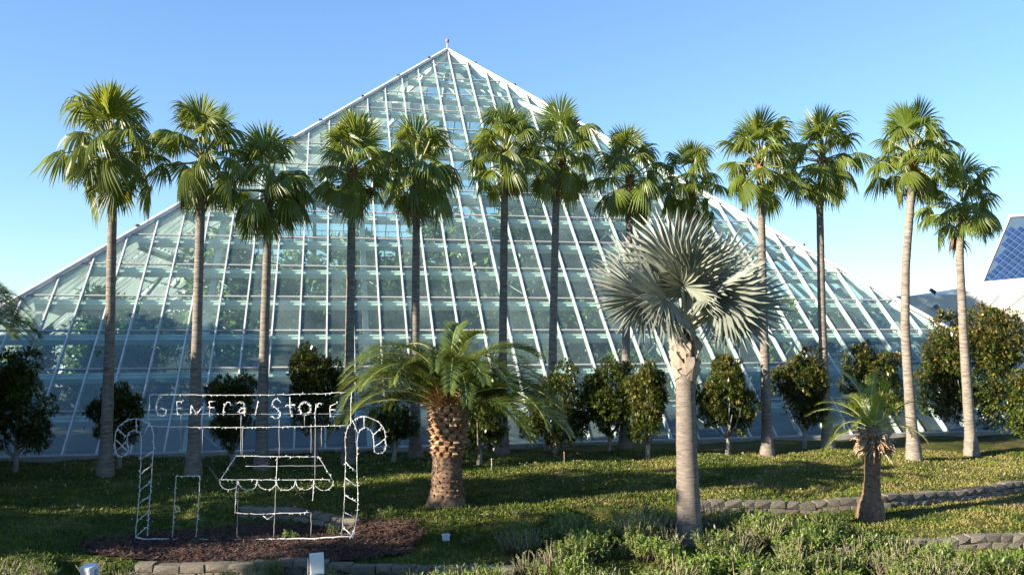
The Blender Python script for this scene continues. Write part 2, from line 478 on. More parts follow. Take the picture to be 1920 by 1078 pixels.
px = rng.uniform(-16, 18, 4200); py = rng.uniform(23, 35, 4200)
k = ~in_mulch(px, py) & (np.abs(px) < 0.58 * py) & (rng.uniform(0, 1, 4200) < 0.25 + 0.75 * sstep(26, 33, py))
px, py = px[k], py[k]
V, F = scatter_quads(np.stack([px, py, gz(px, py) + 0.06], 1), 0.075, 0.035, 0.5, 4)
tag(link('fallen_leaves', np_mesh('fallen_leaves', V, F, M['litter'])), 'pale fallen leaves scattered over the lawn', 'leaves', kind='stuff')

# ------------------------------------------------------------------ glass pyramid
PSI, HALF, APEX_H, ROWS, COLS = 0.1976, 28.8, 25.03, 16, 24
PC = Vector((-4.733, 65.63, 0.0))
ex = Vector((math.cos(PSI), math.sin(PSI), 0)); ey = Vector((-math.sin(PSI), math.cos(PSI), 0))
pyr = empty('glass_pyramid', PC, 'huge glass pyramid greenhouse with white frame rising behind the palms', 'greenhouse', rz=PSI)
SLOPE = math.hypot(HALF, APEX_H)
UW = HALF / COLS                       # pane width 1.2 m
RL = SLOPE / ROWS
APX = Vector((0, 0, APEX_H))
def face_frame(k):
    """across, down-slope and outward axes of face k (0 front, 1 right, 2 back, 3 left) in the pyramid's own space"""
    R = Matrix.Rotation(k * math.pi / 2, 3, 'Z')
    u = R @ Vector((1, 0, 0)); d = R @ Vector((0, -HALF, -APEX_H)) / SLOPE
    return u, d, u.cross(-d).normalized() * (1 if (u.cross(-d)).z > 0 else -1)
FU, FD, FN = face_frame(0)
def fp(u, s, off=0.0, k=0):
    U, D, N = face_frame(k) if k else (FU, FD, FN)
    return APX + U * u + D * s + N * off
def clip_cell(c, r):
    """pane outline between column lines c, c+1 and rows r, r+1, cut by the hips; (u, s) pairs"""
    g = 0.035
    u0, u1, s0, s1 = c * UW + g, (c + 1) * UW - g, r * RL + g, (r + 1) * RL - g
    poly = [(u0, s0), (u1, s0), (u1, s1), (u0, s1)]
    for sg in (1, -1):
        f = lambda p: (p[1] / SLOPE * HALF - 0.14) - sg * p[0]
        outp = []
        for a, b in zip(poly, poly[1:] + poly[:1]):
            fa, fb = f(a), f(b)
            if fa >= 0: outp.append(a)
            if fa * fb < 0:
                t = fa / (fa - fb); outp.append((a[0] + t * (b[0] - a[0]), a[1] + t * (b[1] - a[1])))
        poly = outp
        if len(poly) < 3: return None
    ar = abs(sum(a[0] * b[1] - b[0] * a[1] for a, b in zip(poly, poly[1:] + poly[:1]))) / 2
    return poly if ar > 0.04 else None
def prism(mb, poly, off, th, org=(0, 0), k=0, mi=0):
    n = len(poly)
    vs = [fp(u, s, off, k) for u, s in poly] + [fp(u, s, off + th, k) for u, s in poly]
    mb.add(vs, [tuple(range(n))[::-1], tuple(range(n, 2 * n))] + [(i, (i + 1) % n, n + (i + 1) % n, n + i) for i in range(n)], mi)
def seen(c, r):
    q = fp((c + 0.5) * UW, (r + 0.5) * RL)
    p = PC + ex * q.x + ey * q.y + Vector((0, 0, q.z))
    return p.y > 0 and abs(p.x) / p.y < 0.60
cells = []
for r in range(ROWS):
    for c in range(-COLS, COLS):
        poly = clip_cell(c, r)
        if poly: cells.append((c, r, poly, seen(c, r)))
cells.sort(key=lambda q: (-int(q[3]), -q[1]))
full_me = None
rest = MB()
for idx, (c, r, poly, vis) in enumerate(cells):
    if idx < 300:
        org = fp((c + 0.5) * UW, (r + 0.5) * RL)
        is_full = len(poly) == 4 and abs(poly[0][0] - c * UW - 0.035) < 1e-6 and abs(poly[1][0] - (c + 1) * UW + 0.035) < 1e-6 and abs(poly[1][1] - poly[0][1]) < 1e-6 and abs(poly[2][1] - poly[3][1]) < 1e-6 and abs(poly[2][1] - poly[1][1] - RL + 0.07) < 1e-6
        if is_full and full_me is not None: me = full_me
        else:
            b = MB(); prism(b, poly, 0.0, 0.02)
            b.v = [tuple(Vector(v) - org) for v in b.v]
            me = b.mesh('pane', M['glass'])
            if is_full: full_me = me
        link('pane', me, pyr, org, (random.gauss(0, 0.004), random.gauss(0, 0.004), 0))
    else: prism(rest, poly, 0.0, 0.02)
rest.build('upper_panes', M['glass'], pyr, 'stuff')
# rafters and transoms of the front face
for c in range(-COLS + 1, COLS):
    s0 = abs(c) * UW / HALF * SLOPE + 0.12
    if SLOPE - s0 < 0.4: continue
    b = MB()
    b.beam(fp(c * UW, s0, 0.03), fp(c * UW, SLOPE, 0.03), 0.068, 0.10, FN)
    b.beam(fp(c * UW, s0, -0.10), fp(c * UW, SLOPE, -0.10), 0.05, 0.14, FN)
    b.build('rafter', M['white_metal'], pyr)
for r in range(1, ROWS + 1):
    s = r * RL
    hw = s / SLOPE * HALF - 0.15
    b = MB()
    b.beam(fp(-hw, s, 0.015), fp(hw, s, 0.015), 0.085, 0.055, FN)
    b.build('transom', M['grey_metal'], pyr)
    if r < ROWS:
        b = MB()      # deep inner purlin carrying the glazing
        b.beam(fp(-hw + 0.3, s + 0.16, -0.40), fp(hw - 0.3, s + 0.16, -0.40), 0.26, 0.30, FN)
        b.beam(fp(-hw + 0.3, s + 0.08, -0.22), fp(hw - 0.3, s + 0.08, -0.22), 0.12, 0.06, FN)
        b.build('purlin', M['inner_white'], pyr)
cor = [Vector((sx * HALF, sy * HALF, 0)) for sx, sy in ((-1, -1), (1, -1), (1, 1), (-1, 1))]
for k, q in enumerate(cor):
    b = MB()
    up = Vector((q.x, q.y, HALF * 1.1)).normalized()
    b.beam(APX + (q - APX) * 0.002 + Vector((0, 0, 0.06)), q + up * 0.06, 0.30, 0.16, up)
    b.beam(APX + (q - APX) * 0.01 - up * 0.28, q - up * 0.28, 0.5, 0.34, up)
    b.build('hip_beam', M['white_metal'], pyr)
# inner ribs: deep white tubes under the front face
for c in (-17.5, -11.5, -5.5, 0.25, 6.3, 12.4, 17.8):
    s0 = abs(c) * UW / HALF * SLOPE + 1.2
    b = MB()
    b.beam(fp(c * UW, s0, -0.95), fp(c * UW, SLOPE - 0.3, -0.95), 0.26, 0.46, FN)
    b.build('inner_rib', M['white_metal'], pyr)
    b = MB()
    rr = int(s0 / RL) + 1
    for r in range(rr, ROWS, 2):       # cross braces of thin rod
        sg = 1 if (r // 2) % 2 else -1
        b.tube([fp(c * UW, r * RL, -0.7), fp((c + 1.6 * sg) * UW, (r + 0.9) * RL, -0.7)], 0.022, 5)
    if b.v: b.build('brace_rod', M['white_metal'], pyr)
# the other three faces: frame and glazing seen through the front
for k in (1, 2, 3):
    b = MB(); g = MB(); p = MB()
    U, D, N = face_frame(k)
    g.add([APX - N * 0.05 + D * 0.2, fp(-HALF + 0.2, SLOPE, -0.05, k), fp(HALF - 0.2, SLOPE, -0.05, k)], [(0, 1, 2)])
    for c in range(-COLS + 1, COLS):
        s0 = abs(c) * UW / HALF * SLOPE + 0.15
        b.beam(fp(c * UW, s0, 0, k), fp(c * UW, SLOPE, 0, k), 0.09, 0.24, N)
    for r in range(1, ROWS + 1):
        s = r * RL; hw = s / SLOPE * HALF - 0.2
        b.beam(fp(-hw, s, 0.02, k), fp(hw, s, 0.02, k), 0.08, 0.12, N)
        if r < ROWS and r % 2 == 0: p.beam(fp(-hw + 0.3, s + 0.1, -0.5, k), fp(hw - 0.3, s + 0.1, -0.5, k), 0.26, 0.4, N)
    for c in (-16, -8, 0, 8, 16):
        s0 = abs(c) * UW / HALF * SLOPE + 1.2
        p.beam(fp(c * UW, s0, -1.0, k), fp(c * UW, SLOPE, -1.0, k), 0.3, 0.55, N)
        for r in range(int(s0 / RL) + 1, ROWS - 2, 2):
            p.tube([fp(c * UW, r * RL, -1.0, k), fp((c + 7) * UW if c < 0 else (c - 7) * UW, (r + 2.7) * RL, -1.0, k)], 0.21, 6)
    b.build('back_frame', M['white_metal'], pyr, 'stuff')
    g.build('back_glazing', M['back_glass'], pyr, 'stuff')
    p.build('back_truss', M['inner_white'], pyr, 'stuff')
# interior catwalk ring and vent band near the top
b = MB()
for z, inset in ((11.9, 1.6),):
    h = (APEX_H - z) / APEX_H * HALF - inset
    for a, c2 in (((-h, -h), (h, -h)), ((h, -h), (h, h)), ((h, h), (-h, h)), ((-h, h), (-h, -h))):
        b.beam((*a, z), (*c2, z), 0.9, 0.12)
        b.beam((*a, z + 0.55), (*c2, z + 0.55), 0.06, 0.06)
        b.beam((*a, z + 1.05), (*c2, z + 1.05), 0.06, 0.06)
        for t in range(1, 24):
            qx = a[0] + (c2[0] - a[0]) * t / 24; qy = a[1] + (c2[1] - a[1]) * t / 24
            b.box((qx, qy, z + 0.52), (0.05, 0.05, 0.95))
b.build('catwalk', M['inner_white'], pyr)
b = MB()
for c in range(-5, 5):
    b.beam(fp((c + 0.06) * UW, 3.62 * RL, -0.35), fp((c + 0.94) * UW, 3.62 * RL, -0.35), RL * 0.46, 0.05, FN)
b.build('vent_band', M['vent'], pyr)
b = MB()
for a, q in zip(cor, cor[1:] + cor[:1]):
    d = (q - a).normalized(); nrm = Vector((d.y, -d.x, 0))
    b.beam(a + nrm * 0.12 + Vector((0, 0, -0.1)), q + nrm * 0.12 + Vector((0, 0, -0.1)), 0.5, 0.5)
b.build('base_kerb', M['concrete'], pyr)
b = MB()
h = HALF - 1.3
b.add([(-h, -h, 0.14), (h, -h, 0.14), (h, h, 0.14), (-h, h, 0.14)], [(0, 1, 2, 3)])
b.build('inner_floor', M['soil'], pyr)
# finial beacon and small lamps along the hips
b = MB()
b.tube([(0, 0, APEX_H), (0, 0, APEX_H + 0.55)], [0.07, 0.05], 8)
bo = b.build('beacon', M['grey_metal'], pyr)
b = MB()
b.tube([(0, 0, APEX_H + 0.52), (0, 0, APEX_H + 0.60), (0, 0, APEX_H + 0.74), (0, 0, APEX_H + 0.80)], [0.07, 0.13, 0.13, 0.05], 10)
b.build('beacon_globe', M['red_tape'], bo)
for k in (0, 1):
    for t in np.linspace(0.06, 0.62, 8):
        q = APX + (cor[k] - APX) * (t + random.uniform(-0.012, 0.012)) + Vector((0, 0, 0.2))
        b = MB(); b.box(q, (0.2, 0.14, 0.12), Matrix.Rotation(random.uniform(0, 3), 3, 'Z')); b.tube([q - Vector((0, 0, 0.15)), q], 0.025, 5)
        b.build('hip_lamp', M['black_metal'], pyr)

# ------------------------------------------------------------------ leaf clouds (magnolias, inner trees, added shade trees)
def leaf_cloud(P, D, L, Wd, seed, droop=0.0, curl=0.18):
    """one pointed leaf (two triangles folded as a quad) per point P, pointing along D"""
    r = np.random.default_rng(seed)
    n = len(P)
    D = D / np.linalg.norm(D, axis=1, keepdims=True)
    up = r.normal(0, 0.45, (n, 3)) + np.array([0, 0, 1.0])
    s = np.cross(D, up); s /= np.linalg.norm(s, axis=1, keepdims=True) + 1e-9
    nn = np.cross(s, D)
    l = (L * r.uniform(0.7, 1.25, n))[:, None]; w = (Wd * r.uniform(0.75, 1.2, n))[:, None] / 2
    a = P; m = P + D * l * 0.5
    t = P + D * l - nn * l * curl
    V = np.stack([a, m + s * w - nn * w * 0.15, t, m - s * w - nn * w * 0.15], 1).reshape(-1, 3)
    return V, np.arange(4 * n).reshape(n, 4)
def crown_points(n, blobs, seed, shell=0.55):
    """points in the outer part of a set of ellipsoid clumps (cx,cy,cz,rx,ry,rz)"""
    r = np.random.default_rng(seed)
    B = np.array(blobs, float)
    wts = (B[:, 3] * B[:, 4] + B[:, 5] * B[:, 3]); wts /= wts.sum()
    k = r.choice(len(B), n, p=wts)
    d = r.normal(size=(n, 3)); d /= np.linalg.norm(d, axis=1, keepdims=True)
    rr = r.uniform(shell ** 3, 1.08, n) ** (1 / 3)
    return B[k, :3] + d * rr[:, None] * B[k, 3:], d
def tree_blobs(w, z0, z1, n, seed, cone=0.12):
    r = random.Random(seed)
    out = [(0, 0, (z0 + z1) / 2, w * 0.62, w * 0.62, (z1 - z0) * 0.42)]
    for q in range(n):
        t = r.uniform(0.02, 0.98)
        env = w * (math.sin(math.pi * min(0.95, 0.14 + 0.82 * t)) ** 0.6) * (1 - cone * max(0, t - 0.35))
        a = r.uniform(0, 2 * math.pi) if q % 2 else 2.4 * q
        ra = env * r.uniform(0.35, 0.8)
        s = w * r.uniform(0.24, 0.42)
        out.append((ra * math.cos(a), ra * math.sin(a), z0 + t * (z1 - z0), s, s, s * r.uniform(0.8, 1.2)))
    return out
def magnolia(name, base, w, z0, z1, shoots, label, seed, group='magnolias along the foot of the pyramid', copper=0.2):
    r = np.random.default_rng(seed)
    t = empty(name, base, label, 'tree', group)
    P, d = crown_points(shoots, tree_blobs(w, z0, z1, 15, seed), seed)
    per = 9
    PP = np.repeat(P, per, 0)
    D = np.repeat(d * 0.55 + np.array([0, 0, 0.45]), per, 0) + r.normal(0, 0.75, (len(PP), 3))
    PP = PP + r.normal(0, 0.03, PP.shape)
    V, F = leaf_cloud(PP, D, 0.165, 0.075, seed)
    hi = np.clip((P[:, 2] - z0) / (z1 - z0), 0, 1)
    ms = (r.uniform(0, 1, shoots) < (copper - 0.04) * (0.25 + 1.6 * hi ** 1.5)).astype(int)
    link('crown', np_mesh('crown', V, F, [M['magnolia_leaf'], M['copper_leaf']], np.repeat(ms, per)), t)
    b = MB()
    rr = random.Random(seed)
    b.tube([(0, 0, -0.1), (0.03, 0, z0 * 0.5), (0.02, 0.03, z0), (0, 0, z0 + (z1 - z0) * 0.75)], [0.12, 0.075, 0.06, 0.02], 7)
    for q in range(7):
        a = rr.uniform(0, 6.28); zz = z0 * rr.uniform(0.45, 1.0)
        b.tube([(0.02, 0, zz), (w * 0.3 * math.cos(a), w * 0.3 * math.sin(a), zz + 0.4), (w * 0.6 * math.cos(a), w * 0.6 * math.sin(a), z0 + (z1 - z0) * rr.uniform(0.25, 0.6))], [0.045, 0.03, 0.012], 5)
    b.build('trunk', M['bark'], t)
    return t
MAG = [  # x, base y, top y, crown bottom y, half width px, shoots, copper, label
 (28, 886, 652, 862, 68, 520, 0.10, 'dark magnolia tree at the left edge of the lawn in shade'),
 (222, 880, 708, 838, 46, 300, 0.08, 'dark narrow magnolia behind the leftmost tall palm trunk'),
 (434, 872, 683, 842, 48, 300, 0.16, 'thin dark magnolia rising behind the light up store sign'),
 (590, 868, 642, 812, 62, 480, 0.18, 'magnolia with rusty brown top behind the word Store'),
 (738, 867, 752, 838, 44, 230, 0.05, 'small low magnolia left of the thick date palm trunk'),
 (898, 873, 716, 848, 62, 420, 0.05, 'dark magnolia just right of the thick date palm trunk'),
 (1040, 850, 672, 832, 62, 480, 0.06, 'dark magnolia between the two palms right of the date palm'),
 (1142, 846, 640, 826, 56, 480, 0.05, 'tall dark magnolia left of the small sunlit magnolia'),
 (1214, 858, 668, 830, 48, 400, 0.25, 'small sunlit magnolia with bare forked trunk left of the silver palm'),
 (1364, 853, 664, 828, 60, 480, 0.25, 'sunlit magnolia just right of the silver palm trunk'),
 (1508, 842, 652, 805, 56, 440, 0.30, 'olive and copper magnolia between two tall palm trunks'),
 (1640, 836, 638, 800, 62, 440, 0.30, 'magnolia half hidden behind the short shaggy palm'),
 (1822, 824, 584, 800, 116, 1500, 0.36, 'largest magnolia with coppery top in front of the white building'),
 (1925, 836, 690, 828, 44, 300, 0.15, 'bushy magnolia cut off by the right edge of the view')]
for k, (x, by, ty, cy, hw, n, cop, lab) in enumerate(MAG):
    n = int(n * 2.8)
    g = gp(x, by)
    z = lambda yy: pt(x, yy, g.y).z
    magnolia('magnolia_tree', (g.x, g.y, float(gz(g.x, g.y))), (1.16 if x < 1160 else 1.04) * hw / F_PX * g.y, max(0.4, z(cy) + 0.12 * (z(ty) - z(cy))), z(cy) + (z(ty) - z(cy)) * 0.90, n, lab, 40 + k, copper=cop)

# trees inside the glass
inner_meshes = []
for k in range(4):
    bl = tree_blobs(1.0, 0.15, 2.2, 16, 90 + k, cone=0.2)
    P, d = crown_points(2600, bl, 90 + k, 0.4)
    r = np.random.default_rng(k)
    V, F = leaf_cloud(P, d * 0.4 + r.normal(0, 0.6, d.shape), 0.17, 0.10, 90 + k)
    b = MB(); b.tube([(0, 0, -1.0), (0.03, 0.02, 0.6), (0, 0, 1.6)], [0.10, 0.06, 0.02], 6)
    inner_meshes.append((np_mesh('crown', V, F, M['inner_leaf']), b.mesh('trunk', M['bark'])))
INNER = []
r = random.Random(5)
for u in np.linspace(-26.5, 26.5, 20):
    INNER.append((u + r.uniform(-0.6, 0.6), -24.6 + r.uniform(-0.5, 1.0), r.uniform(1.5, 2.0)))
for u in np.linspace(-23, 23, 14):
    INNER.append((u + r.uniform(-1, 1), -19.5 + r.uniform(-1.5, 1.5), r.uniform(2.0, 3.0)))
for u in np.linspace(-20, 22, 10):
    INNER.append((u + r.uniform(-1, 1), -9 + r.uniform(-3, 3), r.uniform(2.6, 4.2)))
for u in np.linspace(-20, 22, 10):
    INNER.append((u + r.uniform(-1, 1), 8 + r.uniform(-5, 7), r.uniform(3.0, 4.6)))
INNER += [(-24.2, -20.5, 2.2), (-22.0, -18.5, 2.7), (-24.5, -16, 2.3), (5.5, -5, 5.0), (12, 2, 5.6), (8, 6, 6.0)]
PX = [197, 362, 490, 654, 779, 942, 1034, 1172, 1296, 1439, 1553, 1714, 1822]
ORD = ['first', 'second', 'third', 'fourth', 'fifth', 'sixth', 'seventh', 'eighth', 'ninth', 'tenth', 'eleventh', 'twelfth', 'thirteenth']
def inner_label(w, v):
    """which gap of the palm row the tree shows through, and how deep it stands behind the glass"""
    x = 960 + F_PX * w.x / w.y
    n = sum(p < x for p in PX)
    row = 'low tree just behind the glass' if v < -22 else 'taller tree in the second row inside the glass' if v < -14 else 'tree in the middle of the greenhouse' if v < 0 else 'tall tree at the back of the greenhouse'
    gap = 'left of the first fan palm' if n == 0 else 'right of the last fan palm' if n == 13 else f'between the {ORD[n - 1]} and {ORD[n]} fan palm'
    return f'{row}, {gap}'
for k, (u, v, s) in enumerate(INNER):
    lim = lambda q: (HALF - max(abs(u), abs(v)) - q) / HALF * APEX_H
    while s > 0.5 and (lim(1.25 * s) < 2.3 * s or lim(0.3 * s) < 3.5 * s): s -= 0.1
    w = PC + ex * u + ey * v
    t = empty('greenhouse_tree', (w.x, w.y, 0.14 + s * 0.9), inner_label(w, v), 'tree', 'trees inside the glass pyramid', r.uniform(0, 6.28))
    cm, tm = inner_meshes[k % 4]
    link('crown', cm, t, scale=s); link('trunk', tm, t, scale=s)

# low dense planting along the foot of the front glazing
r0 = np.random.default_rng(77)
n0 = 16000
uu = r0.uniform(-27, 27, n0); vv = r0.uniform(-26.6, -20.5, n0)
top0 = np.minimum((HALF + vv) / HALF * APEX_H - 0.55, 2.6 + 0.9 * np.sin(uu * 1.3) + 0.6 * np.sin(uu * 3.1 + vv))
zz = 0.15 + np.clip(top0, 0.1, 4) * r0.uniform(0.15, 1, n0) ** 0.6
P = np.stack([PC.x + ex.x * uu + ey.x * vv, PC.y + ex.y * uu + ey.y * vv, zz], 1)
V, F = leaf_cloud(P, r0.normal(0, 0.7, (n0, 3)) + np.array([0, 0, 0.5]), 0.34, 0.17, 78)
tag(link('inner_planting', np_mesh('inner_planting', V, F, M['inner_leaf'])), 'dense low green planting along the foot of the glass inside the pyramid', 'plants', kind='stuff')

# ------------------------------------------------------------------ palms
def fan_leaf(elev, R, pet, nseg, spread, fuse, droop, seed, fold=0.22, wide=1.0, pr=0.02, tipk=1.5, bend=12, start=0.30, tilt=0, ragged=0.07):
    r = np.random.default_rng(seed)
    e0, e = rad(elev + bend * 0.6), rad(elev - bend * 0.4)
    # petiole
    Q = [np.zeros(3)]
    for k in range(6):
        a = e0 + (e - e0) * k / 5
        Q.append(Q[-1] + np.array([math.cos(a), 0, math.sin(a)]) * pet / 6)
    H = Q[-1]
    b = MB()
    b.tube([tuple(q) for q in Q], list(np.linspace(pr * 1.7, pr, 7)), 4, mi=1)
    e = e - rad(tilt)
    a = np.array([math.cos(e), 0, math.sin(e)]); s = np.array([0, 1.0, 0]); nrm = np.array([-math.sin(e), 0, math.cos(e)])
    ts = np.array([0.02, 0.22, 0.42, 0.60, 0.80, 1.0])
    dphi = 2 * spread / nseg
    for k in range(nseg):
        ph = -spread + dphi * (k + 0.5) + r.normal(0, dphi * 0.12)
        L = R * (0.72 + 0.28 * math.cos(ph / spread * 1.35)) * r.uniform(1.0 - ragged, 1.05)
        d = math.cos(ph) * a + math.sin(ph) * s - fold * (abs(math.sin(ph)) ** 1.3) * nrm
        d /= np.linalg.norm(d)
        w = np.cross(nrm, d); w /= np.linalg.norm(w)
        pos = H.copy(); vs = []
        dr = droop * r.uniform(0.7, 1.35)
        prev = 0
        dd = d.copy()
        for t in ts:
            g = dr * max(0.0, t - start) ** tipk * 3.0
            dd = d + np.array([0, 0, -1.0]) * g + r.normal(0, 0.05 * t, 3)
            dd /= np.linalg.norm(dd)
            pos = pos + dd * L * (t - prev); prev = t
            hw = min(t, fuse) * L * math.tan(dphi / 2) * 1.02 * wide
            if t > fuse: hw = hw * max(0.0, 1 - ((t - fuse) / (1 - fuse)) ** 1.1) + 0.0015
            m = np.cross(dd, w); m /= np.linalg.norm(m) + 1e-9
            vs += [pos - w * hw - m * hw * 0.45, pos + m * hw * 0.45, pos + w * hw - m * hw * 0.45]
        fs = []
        for q in range(len(ts) - 1):
            o = 3 * q
            fs += [(o, o + 1, o + 4, o + 3), (o + 1, o + 2, o + 5, o + 4)]
        b.add(vs, fs, 0, False)
    return b
FAN_EL = [84, 66, 50, 34, 18, 2, -14, -30, -46]
fan_me, fan_dead = {}, []
for k, el in enumerate(FAN_EL):
    for v in range(3):
        dr = 0.16 if el > 70 else (0.7, 1.35, 1.0)[v]
        fan_me[(k, v)] = fan_leaf(el, (1.06, 1.2, 1.0)[v], (0.98 if el < 70 else 0.66) * (1, 0.85, 1.15)[v], 28, rad(118 if el < 70 else 74), 0.46 if el < 70 else 0.64, dr, 100 + 10 * k + v, fold=0.2 if el > 70 else (0.30, 0.5, 0.38)[v], start=0.22, tipk=1.25, wide=1.08, tilt=0 if el > 70 else (8, 30, 20)[v] + max(0, -el) * 0.8, ragged=0.22 if el < 70 else 0.12).mesh('frond', [M['fan_leaf'], M['petiole']])
for v in range(2):
    fan_dead.append(fan_leaf(-66, 0.95, 0.8, 18, rad(75), 0.4, 1.1, 300 + v, fold=0.5, ragged=0.3).mesh('dead_frond', [M['dead_leaf'], M['dead_leaf']]))

def trunk_mesh(name, path, rr, mat, nside=14, rings=0.0, seed=0, wob=0.0):
    """tapered trunk through path points with radii rr, smoothed, with leaf-scar rings"""
    r = np.random.default_rng(seed)
    P = np.array([tuple(p) for p in path], float)
    d = np.concatenate([[0], np.cumsum(np.linalg.norm(np.diff(P, axis=0), axis=1))])
    n = max(12, int(d[-1] / 0.11))
    t = np.linspace(0, d[-1], n)
    Q = np.stack([np.interp(t, d, P[:, k]) for k in range(3)], 1)
    for _ in range(int(n * 0.15) + 2):
        Q[1:-1] = (Q[:-2] + 2 * Q[1:-1] + Q[2:]) / 4
    R = np.interp(t, d, rr)
    for _ in range(3): R[1:-1] = (R[:-2] + 2 * R[1:-1] + R[2:]) / 4
    R = R * (1 + rings * r.normal(0, 1, n)) + rings * 0.4 * R * np.where(np.arange(n) % 2, 1, -1)
    a = np.linspace(0, 2 * np.pi, nside, endpoint=False)
    ww = 1 + wob * r.normal(0, 1, (n, nside))
    V = np.stack([Q[:, 0:1] + R[:, None] * np.cos(a) * ww, Q[:, 1:2] + R[:, None] * np.sin(a) * ww, np.repeat(Q[:, 2:3], nside, 1)], -1).reshape(-1, 3)
    i, j = np.meshgrid(np.arange(nside), np.arange(n - 1))
    i, j = i.ravel(), j.ravel()
    F = np.stack([j * nside + i, j * nside + (i + 1) % nside, (j + 1) * nside + (i + 1) % nside, (j + 1) * nside + i], 1)
    return np_mesh(name, V, F, mat, smooth=True)

def boot_mesh(w, l, th, mats, cut=1.0):
    b = MB()
    y0 = 0.0
    b.add([(-w / 2, 0, 0), (w / 2, 0, 0), (w / 2 * 0.75, th * 0.9, l * 0.55), (-w / 2 * 0.75, th * 0.9, l * 0.55),
           (-w * 0.36, th * 1.25, l * cut), (w * 0.36, th * 1.25, l * cut), (0, th * 0.35, 0.0), (w * 0.26, th * 0.25, l), (-w * 0.26, th * 0.25, l)],
          [(0, 6, 3), (6, 2, 3), (6, 1, 2), (3, 2, 5, 4)], 0)
    b.add([(-w * 0.36, th * 1.25, l * cut), (w * 0.36, th * 1.25, l * cut), (w * 0.26, th * 0.15, l * 1.04), (-w * 0.26, th * 0.15, l * 1.04)], [(0, 1, 2, 3)], 1)
    b.add([(-w / 2, 0, 0), (-w * 0.375, th * 0.9, l * 0.55), (-w * 0.36, th * 1.25, l * cut), (-w * 0.26, th * 0.15, l * 1.04)], [(0, 1, 2, 3)], 0)
    b.add([(w / 2, 0, 0), (w * 0.375, th * 0.9, l * 0.55), (w * 0.36, th * 1.25, l * cut), (w * 0.26, th * 0.15, l * 1.04)], [(3, 2, 1, 0)], 0)
    return b.mesh('leaf_base', mats)
fan_boot = boot_mesh(0.15, 0.26, 0.07, [M['boot'], M['boot_cut']])

def fan_palm(base, pts, r_mid, label, seed, nf=34, size=1.0, spin=0.0, dead=2):
    """pts: trunk points above the base, the last is the top of the trunk"""
    rr = random.Random(seed)
    t = empty('fan_palm', base, label, 'palm tree', 'tall fan palms in a row before the pyramid')
    loc = [Vector(p) - Vector(base) for p in pts]
    top = loc[-1]
    low, pw, reach = rr.uniform(108, 142), rr.uniform(0.72, 1.1), rr.uniform(0.92, 1.1)
    path = [Vector((0, 0, -0.15)), Vector((0, 0, 0.25)), loc[0] * (0.9 / max(0.9, loc[0].length)) if loc[0].z > 1.5 else Vector((loc[0].x * 0.3, loc[0].y * 0.3, 0.7))] + loc
    rad_ = [r_mid * 2.1, r_mid * 1.9, r_mid * 1.35] + list(np.linspace(r_mid * 1.05, r_mid * 0.80, len(loc)))
    link('trunk', trunk_mesh('trunk', path, rad_, M['fan_trunk'], 14, 0.012, seed, 0.012), t)
    # brown leaf bases under the crown
    for q in range(14):
        a = q * 2.4 + seed; z = -0.55 + 0.045 * q
        link('leaf_base', fan_boot, t, top + Vector((math.cos(a), math.sin(a), 0)) * r_mid * 0.72 + Vector((0, 0, z)), (0, 0, a - math.pi / 2), rr.uniform(0.85, 1.2))
    for q in range(nf):
        f = q / (nf - 1)
        el = 80 - low * (f ** pw) + rr.uniform(-9, 9)
        k = min(range(len(FAN_EL)), key=lambda i: abs(FAN_EL[i] - el))
        a = q * 2.39996 + spin + rr.uniform(-0.25, 0.25)
        z = 0.40 - 0.75 * f
        o = link('frond', fan_me[(k, rr.randint(0, 2))], t, top + Vector((math.cos(a), math.sin(a), 0)) * 0.08 + Vector((0, 0, z)), (rr.uniform(-0.45, 0.45), rr.uniform(-0.18, 0.18), a), size * reach * rr.uniform(0.78, 1.16))
        o.rotation_mode = 'XYZ'
    for q in range(2):        # young leaves standing up as open fans
        a = rad((-90, 100)[q]) + rr.uniform(-0.6, 0.6)
        link('frond', fan_me[(0, q)], t, top + Vector((0, 0, 0.60 - 0.25 * q)), (rr.uniform(-0.25, 0.25), rr.uniform(-0.1, 0.12), a), size * rr.uniform(0.85, 1.2))
    for q in range(dead):
        a = rr.uniform(0, 6.28)
        link('dead_frond', fan_dead[q % 2], t, top + Vector((math.cos(a), math.sin(a), 0)) * 0.1 + Vector((0, 0, -0.3)), (0, 0, a), size * rr.uniform(0.8, 1.05))
    return t
